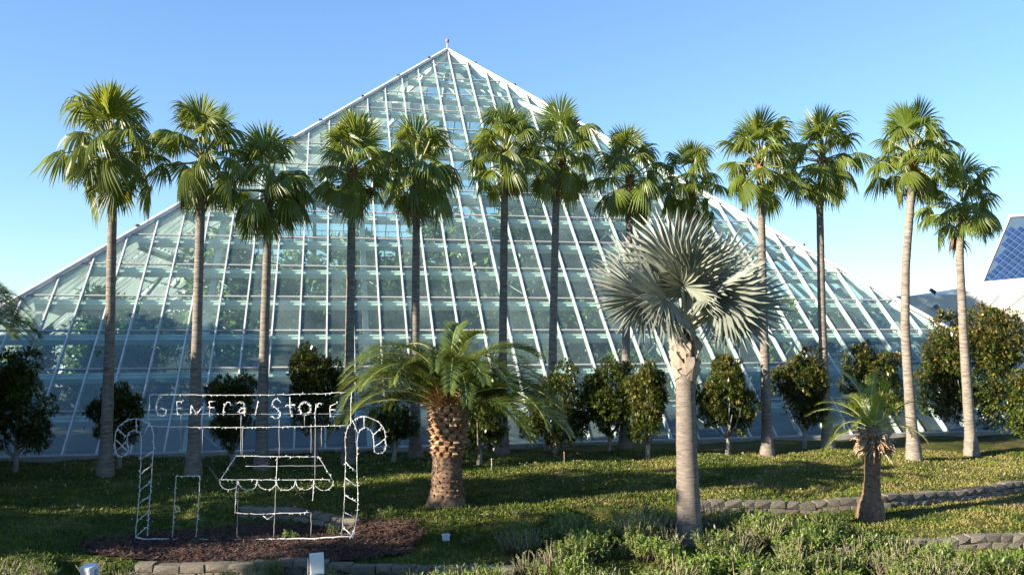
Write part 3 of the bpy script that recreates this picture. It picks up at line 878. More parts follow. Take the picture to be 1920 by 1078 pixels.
PALMS = [  # base px, trunk px points (last = top of trunk), size, label
 ((197, 893), [(206, 640), (212, 330), (212, 285)], 1.17, 'leftmost tall fan palm standing clear against open sky', 36, 0),
 ((362, 893), [(370, 600), (378, 330), (381, 300)], 1.05, 'second fan palm from the left with its trunk behind the general store sign', 34, 1),
 ((490, 880), [(496, 620), (503, 420), (505, 358)], 1.02, 'third fan palm from the left, lower and darker with a drooping skirt', 34, 3),
 ((654, 872), [(656, 600), (660, 380), (660, 325)], 1.02, 'fan palm whose trunk rises past the right candy cane', 34, 2),
 ((779, 856), [(779, 600), (781, 380), (783, 335)], 1.05, 'fan palm rising directly behind the left side of the date palm', 34, 3),
 ((942, 852), [(943, 620), (946, 370), (946, 300)], 1.08, 'fan palm with an orange dying frond, right of the date palm crown', 36, 2),
 ((1034, 846), [(1037, 620), (1043, 360), (1053, 290)], 1.08, 'fan palm with slightly bent trunk crossing the pyramid edge skyline', 34, 2),
 ((1172, 842), [(1174, 620), (1181, 400), (1181, 340)], 0.95, 'fan palm behind the left side of the silver palm crown', 32, 3),
 ((1296, 838), [(1296, 620), (1295, 420), (1294, 350)], 0.90, 'fan palm mostly hidden behind the silver palm with only its crown showing', 32, 2),
 ((1439, 850), [(1432, 600), (1427, 380), (1424, 310)], 1.05, 'pale trunked fan palm right of the silver palm', 34, 0),
 ((1553, 842), [(1541, 600), (1537, 380), (1541, 305)], 1.05, 'fan palm with dark slim trunk, fourth from the right end', 34, 2),
 ((1714, 866), [(1697, 620), (1698, 500), (1711, 340), (1713, 300)], 1.08, 'fan palm with curved pale trunk near the right end', 36, 1),
 ((1822, 852), [(1806, 620), (1799, 470), (1806, 395)], 0.98, 'rightmost fan palm, lower than its neighbour with drooping dark fronds', 32, 3)]
for k, (b, tp, size, lab, nf, dead) in enumerate(PALMS):
    g = gp(*b)
    g.z = float(gz(g.x, g.y))
    fan_palm(g, [pt(x, y, g.y + 0.02 * i) for i, (x, y) in enumerate(tp)], 0.15, lab, 500 + k, nf - 2 + (k * 5) % 5, size, k * 0.9, dead)

# feather fronds
def feather(L, el0, curl, nl, ll, seed, mats, vee=0.5, pr=0.03, lw=0.03, bare=0.12, fwd=0.75, twist=0.0):
    """date palm frond: arching rachis with two rows of leaflets"""
    r = np.random.default_rng(seed)
    n = 16
    Q = [np.zeros(3)]; A = []
    side = r.normal(0, 0.05)
    for k in range(n):
        f = (k + 0.5) / n
        el = rad(el0 - curl * f ** 1.4)
        az = side * f
        A.append(np.array([math.cos(el) * math.cos(az), math.cos(el) * math.sin(az), math.sin(el)]))
        Q.append(Q[-1] + A[-1] * L / n)
    Q = np.array(Q); A = np.array(A)
    b = MB()
    b.tube([tuple(q) for q in Q], list(np.linspace(pr, pr * 0.18, n + 1)), 5, mi=1)
    for k in range(nl):
        f = bare + (1 - bare) * (k + 0.5) / nl
        i = min(n - 1, int(f * n))
        p = Q[i] + (Q[i + 1] - Q[i]) * (f * n - i)
        d = A[i]
        s = np.cross(d, [0, 0, 1.0]); s /= np.linalg.norm(s)
        u = np.cross(s, d)
        env = ll * (0.45 + 0.75 * math.sin(math.pi * min(1, 0.12 + f * 0.86)) ** 0.8) * (1 - 0.35 * max(0, f - 0.75) * 4 * 0.5)
        for sg in (-1, 1):
            l = env * r.uniform(0.88, 1.08)
            v = s * sg + u * (vee + r.normal(0, 0.14)) + d * (fwd + 0.6 * f + r.normal(0, 0.07))
            v /= np.linalg.norm(v)
            w = np.cross(v, u); w /= np.linalg.norm(w) + 1e-9
            m = p + v * l * 0.5 + np.array([0, 0, -0.02 * l])
            t = p + v * l + np.array([0, 0, -0.13 * l])
            b.add([p - w * lw * 0.25, p + w * lw * 0.25, m + w * lw * 0.5, t, m - w * lw * 0.5], [(0, 1, 2, 4), (4, 2, 3)], 0)
    return b
DATE = [(87, 55), (78, 84), (68, 98), (57, 98), (46, 92), (34, 84), (22, 68)]
date_me = {}
for k, (el, cu) in enumerate(DATE):
    for v in range(2):
        date_me[(k, v)] = feather(3.4, el, cu + 12 + 8 * v, 104, 0.50, 600 + 10 * k + v, 0, vee=0.42, lw=0.033).mesh('frond', [M['date_leaf'], M['date_rachis']])
date_boot = boot_mesh(0.22, 0.20, 0.13, [M['boot'], M['boot_cut']], 0.62)

scar = boot_mesh(0.19, 0.13, 0.045, [M['date_trunk'], M['date_trunk']], 0.8)

def date_palm(base, label, h=2.35, nf=54, size=1.0, seed=0, group=None, bulge=0.5, trunk=True):
    rr = random.Random(seed)
    t = empty('date_palm', base, label, 'palm tree', group)
    top = Vector((0.06, 0, h))
    link('trunk', trunk_mesh('trunk', [(0, 0, -0.2), (0, 0, 0.08), (0.01, 0, 0.4), (0.03, 0, 0.95), (0.05, 0, 1.35), (0.06, 0, 1.85), (0.06, 0, h - 0.2), (0.06, 0, h + 0.3)],
         [0.62, 0.54, 0.43, 0.385, 0.40, 0.42, 0.36, 0.2], M['date_trunk'], 28, 0.02, seed, 0.03), t)
    rows = 9
    for q in range(9):          # worn, flatter scars lower down the trunk
        z = 0.18 + q * 0.125
        R = float(np.interp(z, [0.08, 0.4, 0.95, 1.35], [0.53, 0.43, 0.385, 0.40])) - 0.02
        for a in range(13):
            an = 2 * math.pi * (a + 0.5 * (q % 2)) / 13 + rr.uniform(-0.06, 0.06)
            link('leaf_base', scar, t, Vector((0.03 + R * math.cos(an), R * math.sin(an), z)), (0.1, 0, an - math.pi / 2), rr.uniform(0.8, 1.15))
    for q in range(rows):
        z = h - 1.42 + q * 0.145
        R = 0.395 + 0.055 * math.sin(math.pi * q / rows)
        for a in range(12):
            an = 2 * math.pi * (a + 0.5 * (q % 2)) / 12 + rr.uniform(-0.05, 0.05)
            link('leaf_base', date_boot, t, Vector((0.055 + R * math.cos(an), R * math.sin(an), z)), (rr.uniform(-0.1, 0.25), 0, an - math.pi / 2), rr.uniform(0.85, 1.2) * (0.85 + 0.05 * q))
    b = MB()
    for q in range(440):      # orange flower stalks and fibre at the heart of the crown
        a = rr.uniform(0, 6.28); el = rr.uniform(0.1, 1.3); l = rr.uniform(0.3, 0.75)
        p = top + Vector((math.cos(a), math.sin(a), 0)) * 0.30 + Vector((0, 0, rr.uniform(-0.15, 0.35)))
        d = Vector((math.cos(a) * math.cos(el), math.sin(a) * math.cos(el), math.sin(el)))
        b.tube([p, p + d * l * 0.6, p + d * l + Vector((rr.gauss(0, .05), rr.gauss(0, .05), -0.10 * l))], [0.014, 0.010, 0.004], 3, cap=False)
    b.build('fibre', M['fibre'], t)
    for q in range(nf):
        f = q / (nf - 1)
        el = 70 - 50 * f ** 1.0 + rr.uniform(-6, 6)
        k = min(range(len(DATE)), key=lambda i: abs(DATE[i][0] - el))
        a = q * 2.39996 + rr.uniform(-0.2, 0.2) + seed
        if el < 44 and abs((math.degrees(a) + 90 + 180) % 360 - 180) < 48: continue      # pruned on the side facing the path
        link('frond', date_me[(k, rr.randint(0, 1))], t, top + Vector((math.cos(a), math.sin(a), 0)) * (0.10 + 0.16 * f) + Vector((0, 0, 0.25 - 0.4 * f)), (rr.uniform(-0.35, 0.35), 0, a), size * rr.uniform(0.85, 1.05))
    return t
g = gp(836, 950, -0.02)
date_palm((g.x, g.y, float(gz(g.x, g.y))), 'stout date palm with pineapple trunk and arching fronds at the lawn centre', 2.72, 66, 1.0, 3)
# neighbour just outside the left edge, its frond tips reach into view
date_palm((-17.5, 27.0, 0.0), 'feather palm off the left edge with only frond tips showing', 4.9, 40, 1.05, 9)

# silver palm
SIL = [82, 66, 50, 34, 18, 2, -14]
sil_me = {}
for k, el in enumerate(SIL):
    for v in range(2):
        sil_me[(k, v)] = fan_leaf(el, 1.62, 1.42, 34, rad(138), 0.54, 0.10, 700 + 10 * k + v, fold=0.10, wide=1.0, pr=0.045, tipk=1.7, bend=14, tilt=(0, 4, 10, 16, 22, 28, 34)[k] + 8 * v).mesh('frond', [M['silver_leaf'], M['silver_stem']])
g = gp(1292, 1016, -0.33)
base = Vector((g.x, g.y, float(gz(g.x, g.y))))
silver = empty('silver_palm', base, 'silver blue fan palm with smooth thick trunk in the front bed', 'palm tree')
topz = pt(1284, 632, base.y).z - base.z
tx = pt(1284, 640, base.y).x - base.x
link('trunk', trunk_mesh('trunk', [(0, 0, -0.15), (0, 0, 0.1), (0, 0, 0.5), (tx * 0.6, 0, 2.2), (tx, 0, topz - 0.8), (tx, 0, topz)], [0.42, 0.38, 0.30, 0.255, 0.225, 0.22], M['silver_trunk'], 24, 0.012, 4, 0.01), silver)
sb = boot_mesh(0.27, 0.40, 0.10, [M['silver_boot'], M['silver_boot']], 0.8)
for q in range(34):
    a = q * 2.39996 + 0.4
    zz = topz - 1.12 + 0.030 * q
    rb = 0.215 + 0.035 * math.sin(math.pi * q / 33)
    link('leaf_base', sb, silver, Vector((tx + rb * math.cos(a), rb * math.sin(a), zz)), (random.uniform(-0.05, 0.12), random.choice((-1, 1)) * random.uniform(0.2, 0.5), a - math.pi / 2), random.uniform(0.8, 1.15))
rr = random.Random(11)
SL = [(-90, 82, 1.0, 0.1), (-70, 66, 1.0, 0.15), (-112, 66, 1.0, -0.15), (95, 82, 1.08, 0), (60, 66, 1.08, 0.4), (125, 66, 1.08, -0.4), (-84, 50, 0.90, 0.1),
      (180, 66, 1.0, -1.0), (172, 50, 1.02, -0.9), (-160, 50, 0.92, -0.7), (-150, 34, 0.86, -0.45), (165, 50, 0.98, -0.6), (-128, 50, 0.95, -0.5),
      (0, 66, 1.0, 1.0), (8, 50, 0.98, 0.9), (-12, 50, 0.92, 0.9), (-36, 50, 0.92, 0.5), (-4, 26, 0.95, 0.75), (90, 66, 1.0, 0), (176, 26, 0.80, -0.5)]
for a, el, s, roll in SL:
    k = min(range(len(SIL)), key=lambda i: abs(SIL[i] - el))
    a = rad(a)
    link('frond', sil_me[(k, rr.randint(0, 1))], silver, Vector((tx + 0.12 * math.cos(a), 0.12 * math.sin(a), topz + 0.05 + 0.004 * el)), (roll + rr.uniform(-0.12, 0.12), rr.uniform(-0.06, 0.06), a), s * rr.uniform(0.90, 0.98))

# short shaggy palm on the right
YP = [(80, 50), (60, 70), (42, 80), (22, 80), (0, 70)]
yp_me = {}
for k, (el, cu) in enumerate(YP):
    for v in range(2):
        yp_me[(k, v)] = feather(2.0, el, cu + 10 * v, 62, 0.36, 800 + 10 * k + v, 0, vee=0.35, pr=0.022, lw=0.019).mesh('frond', [M['young_leaf'], M['date_rachis']])
g = gp(1632, 970, -0.33)
base = Vector((g.x, g.y, float(gz(g.x, g.y))))
shag = empty('short_palm', base, 'short young palm with ragged collar of cut leaf stubs in front of the stone wall', 'palm tree')
topz = pt(1640, 805, base.y).z - base.z
link('trunk', trunk_mesh('trunk', [(0, 0, -0.15), (0, 0, 0.05), (0.02, 0, 0.5), (0.05, 0, 0.62), (0.07, 0, 1.3), (0.12, 0, topz - 0.3), (0.14, 0, topz + 0.1)], [0.44, 0.40, 0.30, 0.22, 0.21, 0.24, 0.16], M['date_trunk'], 20, 0.03, 5, 0.03), shag)
b = MB()
rr = random.Random(12)
for q in range(240):
    a = rr.uniform(0, 6.28); z = topz - 0.62 + rr.uniform(0, 0.55)
    p = Vector((0.12 + 0.22 * math.cos(a), 0.22 * math.sin(a), z)); l = rr.uniform(0.14, 0.34)
    d = Vector((math.cos(a), math.sin(a), rr.uniform(-0.9, 0.9))).normalized()
    b.tube([p, p + d * l, p + d * l * 1.2 + Vector((0, 0, -0.08))], [0.03, 0.018, 0.004], 4, mi=rr.choice((0, 0, 0, 1)), cap=False)
b.build('leaf_stubs', [M['boot_cut'], M['boot']], shag)
for q in range(17):
    f = q / 16
    el = 84 - 80 * f + rr.uniform(-6, 6)
    k = min(range(len(YP)), key=lambda i: abs(YP[i][0] - el))
    a = q * 2.39996 + 2.2
    if el < 40 and abs((math.degrees(a) + 90 + 180) % 360 - 180) < 50: continue
    link('frond', yp_me[(k, rr.randint(0, 1))], shag, Vector((0.14, 0, topz)) + Vector((math.cos(a), math.sin(a), 0)) * 0.08, (rr.uniform(-0.3, 0.3), 0, a), rr.uniform(0.72, 1.0))

# ------------------------------------------------------------------ unseen trees added beyond the left edge to shade lawn and glass
def shade_tree(x, y, z0, h, w, label, seed):
    t = empty('added_shade_oak', (x, y, 0), label, 'tree', 'unseen oaks added for shade beyond the left edge')
    P, d = crown_points(int(1500 * w * (h - z0) / 4), tree_blobs(w, z0, h, 20, seed, 0.15), seed, 0.25)
    r = np.random.default_rng(seed)
    V, F = leaf_cloud(P, d + r.normal(0, 0.7, d.shape), 0.42, 0.30, seed)
    link('crown', np_mesh('crown', V, F, M['oak_leaf']), t)
    b = MB(); b.tube([(0, 0, -0.2), (0.1, 0, h * 0.3), (0, 0.1, h * 0.8)], [0.35, 0.25, 0.06], 8)
    b.build('trunk', M['bark'], t)
for k, (x, y, z0, h, w, lab) in enumerate([
        (-22.0, 23.2, 0.0, 6.4, 2.6, 'unseen dense round oak added for shade in the middle of the row beyond the left edge'),
        (-22.5, 26.3, 0.0, 7.8, 3.2, 'unseen spreading oak added for shade nearest the left edge by the lawn'),
        (-24.0, 30.0, 0.0, 7.4, 3.4, 'unseen broad oak added for shade second from the pyramid beyond the left edge'),
        (-27.5, 33.5, 0.0, 8.6, 3.6, 'unseen tall oak added for shade closest to the pyramid beyond the left edge'),
        (-17.0, 19.4, 0.0, 3.3, 2.5, 'unseen low bushy oak added for shade by the front bed beyond the left edge'),
        (-24.5, 16.8, 5.8, 9.0, 2.5, 'unseen high crowned oak added for shade over the low bushy oak on the left'),
        (-26.0, 9.9, 7.0, 10.6, 2.0, 'unseen slender oak added for shade closest to the viewer on the left')]):
    shade_tree(x, y, z0, h, w, lab, 900 + k)

# ------------------------------------------------------------------ stone edging walls: every block its own part
def wall(label, pts, courses, bw, bh, bd, ztop, seed, cap=0.0):
    rr = random.Random(seed)
    P = [Vector((x, y, 0)) for x, y in pts]
    w = empty('stone_wall', (P[0].x, P[0].y, 0), label, 'wall', None)
    L = [0]
    for a, b in zip(P, P[1:]): L.append(L[-1] + (b - a).length)
    at = lambda s: next((P[i] + (P[i + 1] - P[i]) * ((s - L[i]) / (L[i + 1] - L[i])), (P[i + 1] - P[i]).normalized()) for i in range(len(P) - 1) if s <= L[i + 1] + 1e-6)
    meshes = []
    for v in range(6):
        b = MB()
        q = [Vector(p) for p in ((-.5, -.5, -.5), (.5, -.5, -.5), (.5, .5, -.5), (-.5, .5, -.5), (-.5, -.5, .5), (.5, -.5, .5), (.5, .5, .5), (-.5, .5, .5))]
        q = [p + Vector((rr.uniform(-.02, .02), rr.uniform(-.10, .10) if p.y < 0 else 0, rr.uniform(-.025, .025))) for p in q]
        f = [Vector((0.0, -0.56 - rr.uniform(0, .14), rr.uniform(-.15, .15)))]
        b.add(q + f, [(0, 3, 2, 1), (4, 5, 6, 7), (1, 2, 6, 5), (2, 3, 7, 6), (3, 0, 4, 7), (0, 1, 8), (1, 5, 8), (5, 4, 8), (4, 0, 8)])
        meshes.append(b.mesh('block', M['stone']))
    for c in range(courses):
        s = -rr.uniform(0, bw * 0.5) if c % 2 else 0.0
        while s < L[-1]:
            l = bw * rr.uniform(0.75, 1.25)
            m = min(max(s + l / 2, 0.01), L[-1] - 0.01)
            p, d = at(m)
            zt = float(gz(p.x + 0, p.y + 0.35)) + ztop
            ang = math.atan2(d.y, d.x)
            o = link('block', rr.choice(meshes), w, Vector((p.x, p.y, zt - bh * (c + 0.5))) - Vector((P[0].x, P[0].y, 0)), (rr.gauss(0, .01), rr.gauss(0, .012), ang + rr.gauss(0, .012)), (l - 0.012, bd, bh - 0.010))
            s += l
    return w
xr = np.linspace(4.7, 17.5, 16)
wall('long low stone wall curving across the right lawn', [(x, float(y1(x))) for x in xr], 2, 0.42, 0.19, 0.28, 0.03, 1)
xr = np.linspace(8.6, 14.5, 8)
wall('lower stone edging in front of the short palm', [(x, float(y2(x))) for x in xr], 2, 0.40, 0.18, 0.28, 0.04, 2)
xr = np.linspace(-7.4, -4.1, 6)
wall('curved stone edging behind the light display', [(x, float(y1(x))) for x in xr], 2, 0.42, 0.17, 0.26, 0.04, 3)
xr = np.linspace(-8.3, -0.2, 11)
wall('stone edging along the front of the mulch bed', [(x, float(y2(x))) for x in xr], 2, 0.46, 0.18, 0.26, 0.05, 4)

# ------------------------------------------------------------------ light-up general store display
SD = 21.9                                   # metres in front of the viewer
ZX = 3.3685
mpp = SD / F_PX
org = gp(470, 1018, -0.33)
base = Vector((org.x, org.y, float(gz(org.x, org.y)) + 0.05))
SDm = org.y / F_PX
shop = empty('light_display', base, 'wire frame general store of white fairy lights standing on the mulch bed', 'light display')
def zq(p, dy=0.0):
    """point of the drawing (units of 1/3.37 px) to metres in the display's own plane"""
    return Vector(((200 + p[0] / ZX - 470) * SDm, dy, (1018 - (720 + p[1] / ZX)) * SDm))
rl = random.Random(21)
def smooth_path(pts, n=4):
    out = []
    P = [pts[0]] + list(pts) + [pts[-1]]
    for i in range(1, len(P) - 2):
        p0, p1, p2, p3 = (Vector(P[i + k]) for k in (-1, 0, 1, 2))
        for k in range(n):
            t = k / n
            out.append(0.5 * ((2 * p1) + (p2 - p0) * t + (2 * p0 - 5 * p1 + 4 * p2 - p3) * t * t + (3 * p1 - p0 - 3 * p2 + p3) * t ** 3))
    out.append(Vector(P[-2]))
    return out
def lit(mb, pts, r=0.008, curve=False, bulbs=True, dy=0.0, mi=0, step=0.095):
    """white rope along the drawing points with little bulbs sticking out"""
    Q = [Vector((p[0], p[1], 0)) for p in pts]
    if curve: Q = smooth_path(Q)
    W = [zq((q.x, q.y), dy) for q in Q]
    R = []
    for a, b in zip(W, W[1:]):
        n = max(1, int((b - a).length / 0.12))
        for k in range(n): R.append(a + (b - a) * k / n + Vector((rl.gauss(0, .004), rl.gauss(0, .004), rl.gauss(0, .005))))
    R.append(W[-1])
    mb.tube(R, r, 5, mi)
    if bulbs:
        for a, b in zip(R, R[1:]):
            L = (b - a).length
            for k in range(max(1, round(L / step))):
                p = a + (b - a) * rl.random()
                d = Vector((rl.gauss(0, 1), rl.gauss(-0.3, 0.8), rl.gauss(-0.4, 1))).normalized()
                mb.tube([p, p + d * 0.020, p + d * 0.055], [0.009, 0.012, 0.003], 4, 1 if rl.random() < 0.05 else mi, False, False)
WM = [M['light_wire'], M['red_tape']]
def part(name, strokes, curve=False, r=0.008, mats=None, **kw):
    b = MB()
    for s in strokes: lit(b, s, r, curve, **kw)
    return b.build(name, mats or WM, shop)
board = part('sign_frame', [[(265, 103), (700, 106), (1130, 104), (1340, 98), (1512, 88)], [(258, 300), (560, 308), (900, 308), (1240, 303), (1512, 296)], [(265, 103), (258, 300)], [(1532, 90), (1528, 300)]])
LET = {
 'G': [[(345, 113), (320, 128), (308, 170), (313, 212), (340, 236), (366, 226), (370, 196), (344, 188)]],
 'E': [[(480, 145), (436, 148), (438, 188), (440, 228), (483, 225)], [(438, 188), (472, 186)]],
 'N': [[(521, 228), (526, 172)], [(526, 172), (562, 227)], [(562, 227), (600, 178)]],
 'E2': [[(680, 143), (641, 146), (644, 183), (641, 225), (692, 222)], [(644, 183), (675, 182)]],
 'R': [[(729, 236), (737, 160)], [(736, 178), (752, 150), (768, 150), (776, 172)]],
 'A': [[(815, 160), (838, 147), (857, 160), (862, 200), (862, 236)], [(861, 185), (838, 194), (830, 210), (845, 219), (861, 206)]],
 'L': [[(928, 230), (940, 180), (947, 142)]],
 'S': [[(1086, 146), (1063, 130), (1041, 145), (1041, 170), (1065, 190), (1088, 215), (1081, 244), (1056, 252), (1036, 236)]],
 'T': [[(1147, 118), (1149, 200), (1164, 240)], [(1121, 170), (1182, 164)]],
 'O': [[(1243 + 36 * math.cos(a), 187 + 38 * math.sin(a)) for a in np.linspace(0, 2 * math.pi, 17)]],
 'R2': [[(1304, 240), (1312, 160)], [(1311, 186), (1330, 156), (1356, 160)]],
 'E3': [[(1446, 158), (1402, 170), (1397, 200), (1402, 240), (1452, 235)], [(1397, 200), (1440, 196)]]}
for k, st in LET.items():
    b = MB()
    for s in st: lit(b, s, 0.012, k[0] in 'GASTO', step=0.07)
    o = b.build('letter', WM, shop)
def cane(shaft_l, outer, stripes):
    b = MB()
    lit(b, shaft_l); lit(b, outer, curve=True)
    o = b.build('candy_cane', WM, shop)
    for s in stripes:
        b = MB(); lit(b, s, 0.010)
        b.build('stripe', WM, o)
cane([(188, 985), (205, 790), (214, 600), (217, 400)],
     [(262, 985), (270, 830), (280, 680), (290, 480), (294, 400), (284, 318), (245, 275), (180, 254), (110, 270), (62, 318), (50, 385), (60, 468), (95, 487), (134, 460), (126, 372), (145, 336), (180, 327), (210, 352), (217, 400)],
     [[(216, 600), (290, 540)], [(209, 700), (284, 640)], [(206, 785), (274, 735)], [(198, 890), (270, 830)], [(188, 985), (263, 925)], [(220, 502), (292, 455)], [(180, 255), (182, 326)], [(65, 312), (116, 366)], [(55, 385), (128, 452)], [(62, 455), (122, 395)], [(232, 350), (262, 292)]])
cane([(1478, 985), (1492, 800), (1500, 500), (1496, 370), (1512, 300), (1556, 258)],
     [(1552, 985), (1576, 800), (1572, 600), (1570, 480), (1578, 352), (1615, 310), (1655, 325), (1673, 370), (1680, 452), (1710, 470), (1746, 448), (1750, 380), (1736, 310), (1690, 264), (1610, 238), (1556, 256)],
     [[(1500, 525), (1571, 590)], [(1499, 620), (1573, 680)], [(1498, 730), (1578, 778)], [(1490, 835), (1570, 872)], [(1486, 930), (1556, 985)], [(1612, 240), (1615, 311)], [(1676, 352), (1732, 300)], [(1680, 428), (1748, 375)], [(1540, 265), (1578, 352)]])
sc = [[(710 + 119 * k + 59.5 - 59.5 * math.cos(a), 636 + (60 + 4 * (k % 2)) * math.sin(a) ** 0.8) for a in np.linspace(0.02, math.pi - 0.02, 9)] for k in range(6)]
part('awning', [[(810, 487), (1070, 490), (1330, 490)], [(810, 487), (716, 633)], [(1330, 490), (1418, 633)], [(716, 633), (1065, 635), (1418, 633)], [(1070, 490), (1065, 633)]] + sc)
part('door_frame', [[(418, 990), (428, 800), (437, 610)], [(437, 610), (588, 610)], [(588, 610), (580, 800), (567, 990)]])
part('door_knob', [[(448 + 14 * math.cos(a), 814 + 16 * math.sin(a)) for a in np.linspace(0, 6.283, 11)]], mats=[M['yellow'], M['yellow']], r=0.014)
part('window_frame', [[(820, 640), (812, 760), (812, 840)], [(812, 840), (940, 848), (1060, 842), (1290, 838)], [(1300, 640), (1296, 765)], [(985, 856), (1012, 880), (1050, 855)]])
part('base_rail', [[(186, 990), (240, 1000), (500, 1003), (760, 1006), (1000, 1002), (1300, 998), (1552, 985)], [(1510, 945), (1552, 1000)], [(1530, 1000), (1560, 940)]], r=0.016)
b = MB()
for s in ([(460, 235), (460, 440)], [(455, 440), (455, 470)], [(598, 300), (598, 470)], [(838, 235), (840, 487)], [(850, 300), (848, 487)], [(1078, 250), (1080, 490)], [(1238, 230), (1238, 300)], [(1306, 240), (1306, 633)], [(1345, 300), (1345, 430)], [(1280, 310), (1280, 470)],
          [(1063, 640), (1050, 990)], [(826, 690), (822, 990)], [(1286, 840), (1284, 990)], [(870, 550), (1380, 548)], [(265, 225), (1490, 225)]):
    lit(b, s, 0.007, bulbs=False, dy=0.03)
b.build('frame_wire', M['wire_thin'], shop)
for s in ([(640, 555), (800, 870)], [(1180, 680), (1262, 865)]):
    b = MB()
    a, e = zq(s[0], 0.1), zq(s[1], 1.3)
    b.tube([zq(s[0], 0.05), zq(s[1], 0.6)], 0.02, 6)
    b.build('prop_rod', M['black_metal'], shop)

# ------------------------------------------------------------------ floodlights in the front shrubs
def floodlight(px, py, Y, w, h, d, tilt, yaw, label):
    p = pt(px, py, Y)
    zg = float(gz(p.x, p.y))
    t = empty('floodlight', (p.x, p.y, zg), label, 'floodlight', 'white floodlights in the front bed', yaw)
    hh = p.z - zg
    Mx = Matrix.Rotation(tilt, 3, 'X')
    b = MB()
    q = [Vector(v) for v in ((-w * .40, d * .30, -h / 2), (w * .40, d * .30, -h / 2), (w * .5, -d / 2, -h / 2), (-w * .5, -d / 2, -h / 2), (-w * .40, d * .30, h / 2), (w * .40, d * .30, h / 2), (w * .5, -d / 2, h / 2), (-w * .5, -d / 2, h / 2))]
    b.hexa([Mx @ v + Vector((0, 0, hh)) for v in q])
    b.box(Mx @ Vector((0, d * .36, 0)) + Vector((0, 0, hh)), (w * .5, d * .16, h * .6), Mx)
    b.build('housing', M['lamp_white'], t)
    b = MB(); b.box(Mx @ Vector((0, -d * .515, 0)) + Vector((0, 0, hh)), (w * .88, d * .03, h * .88), Mx)
    b.build('lens', M['lens'], t)
    b = MB()
    b.box((-w * .56, 0, hh - h * .1), (0.012, 0.05, h * .75)); b.box((w * .56, 0, hh - h * .1), (0.012, 0.05, h * .75)); b.box((0, 0, hh - h * .52), (w * 1.12, 0.05, 0.012))
    b.build('bracket', M['grey_metal'], t)
    b = MB(); b.tube([(0, 0, -0.1), (0, 0, hh - h * .5)], 0.022, 8); b.build('post', M['grey_metal'], t)
floodlight(592, 1056, 18.6, 0.28, 0.42, 0.26, rad(-14), rad(24), 'white floodlight on a post below the general store display')
floodlight(172, 1072, 18.2, 0.28, 0.30, 0.30, rad(10), rad(-28), 'white floodlight at the bottom left corner of the view')

# small things on the lawn
def stake(px, py, z, h, label, mat='litter'):
    g = gp(px, py, z)
    b = MB(); b.tube([(0, 0, -0.05), (0, 0, h)], [0.014, 0.012], 6); b.tube([(0, 0, h), (0, 0, h + 0.05)], [0.03, 0.025], 8)
    o = b.build('sprinkler_stake', M[mat]); o.location = (g.x, g.y, float(gz(g.x, g.y)))
    tag(o, label, 'sprinkler', 'irrigation stakes on the lawn')
stake(1058, 872, 0, 0.42, 'pale irrigation stake in the lawn left of the sunlit magnolia')
stake(922, 882, 0, 0.38, 'thin irrigation stake on the grass just right of the date palm trunk', 'wire_thin')
stake(1367, 898, 0, 0.22, 'short dark stake in the grass right of the silver palm trunk', 'black_metal')
stake(1640, 870, 0, 0.20, 'low dark stake in the shade behind the short palm', 'black_metal')
g = gp(836, 1012, -0.33)
b = MB(); b.box((0, 0, 0.07), (0.16, 0.12, 0.13), Matrix.Rotation(0.4, 3, 'Z')); b.box((0, 0, 0.145), (0.19, 0.15, 0.02), Matrix.Rotation(0.4, 3, 'Z')); b.box((0.0, 0, 0.0), (0.05, 0.05, 0.3))
o = b.build('junction_box', M['lamp_white']); o.location = (g.x, g.y, float(gz(g.x, g.y)))
tag(o, 'small white electrical box on the ground below the date palm', 'electrical box')

# ------------------------------------------------------------------ clipped shrubs of the front bed
def shrub_meshes(seed, nst, nleaf, h, spread):
    r = np.random.default_rng(seed)
    b = MB(); tips = []
    for k in range(nst):
        a = r.uniform(0, 6.28); lean = r.uniform(0.05, spread); hh = h * r.uniform(0.5, 1.1)
        p0 = Vector((0.14 * math.cos(a) * r.uniform(0, 1), 0.14 * math.sin(a) * r.uniform(0, 1), -0.03))
        p2 = p0 + Vector((math.cos(a) * lean, math.sin(a) * lean, 1)).normalized() * hh
        p1 = (p0 + p2) / 2 + Vector(r.normal(0, 0.02, 3))
        b.tube([p0, p1, p2], [0.011, 0.009, 0.006], 3)
        tips.append((np.array(p1), np.array(p2)))
        if r.uniform() < 0.6:
            p3 = p1 + Vector((r.normal(0, 0.10), r.normal(0, 0.10), 0.16))
            b.tube([p1, p3], [0.008, 0.005], 3); tips.append((np.array(p1), np.array(p3)))
    T = np.array(tips)
    k = r.integers(0, len(T), nleaf); f = r.uniform(0.1, 1.05, (nleaf, 1))
    P = T[k, 0] + (T[k, 1] - T[k, 0]) * f + r.normal(0, 0.025, (nleaf, 3))
    D = r.normal(0, 0.8, (nleaf, 3)) + np.array([0, 0, 0.5])
    V, F = leaf_cloud(P, D, 0.075, 0.024, seed)
    return b.mesh('stems', M['twig']), np_mesh('leaves', V, F, M['shrub_leaf'])
SH = {'leafy': [shrub_meshes(60 + k, 22, 620, 0.46, 0.75) for k in range(4)], 'twiggy': [shrub_meshes(70 + k, 40, 170, 0.55, 0.85) for k in range(4)], 'low': [shrub_meshes(80 + k, 12, 260, 0.26, 0.9) for k in range(3)]}
SLAB = {'leafy': ('green leafy clipped shrub', 'leafy clipped shrubs'), 'twiggy': ('bare clipped shrub of pale twigs', 'bare twiggy shrubs'), 'low': ('low leafy sprout', 'low leafy sprouts')}
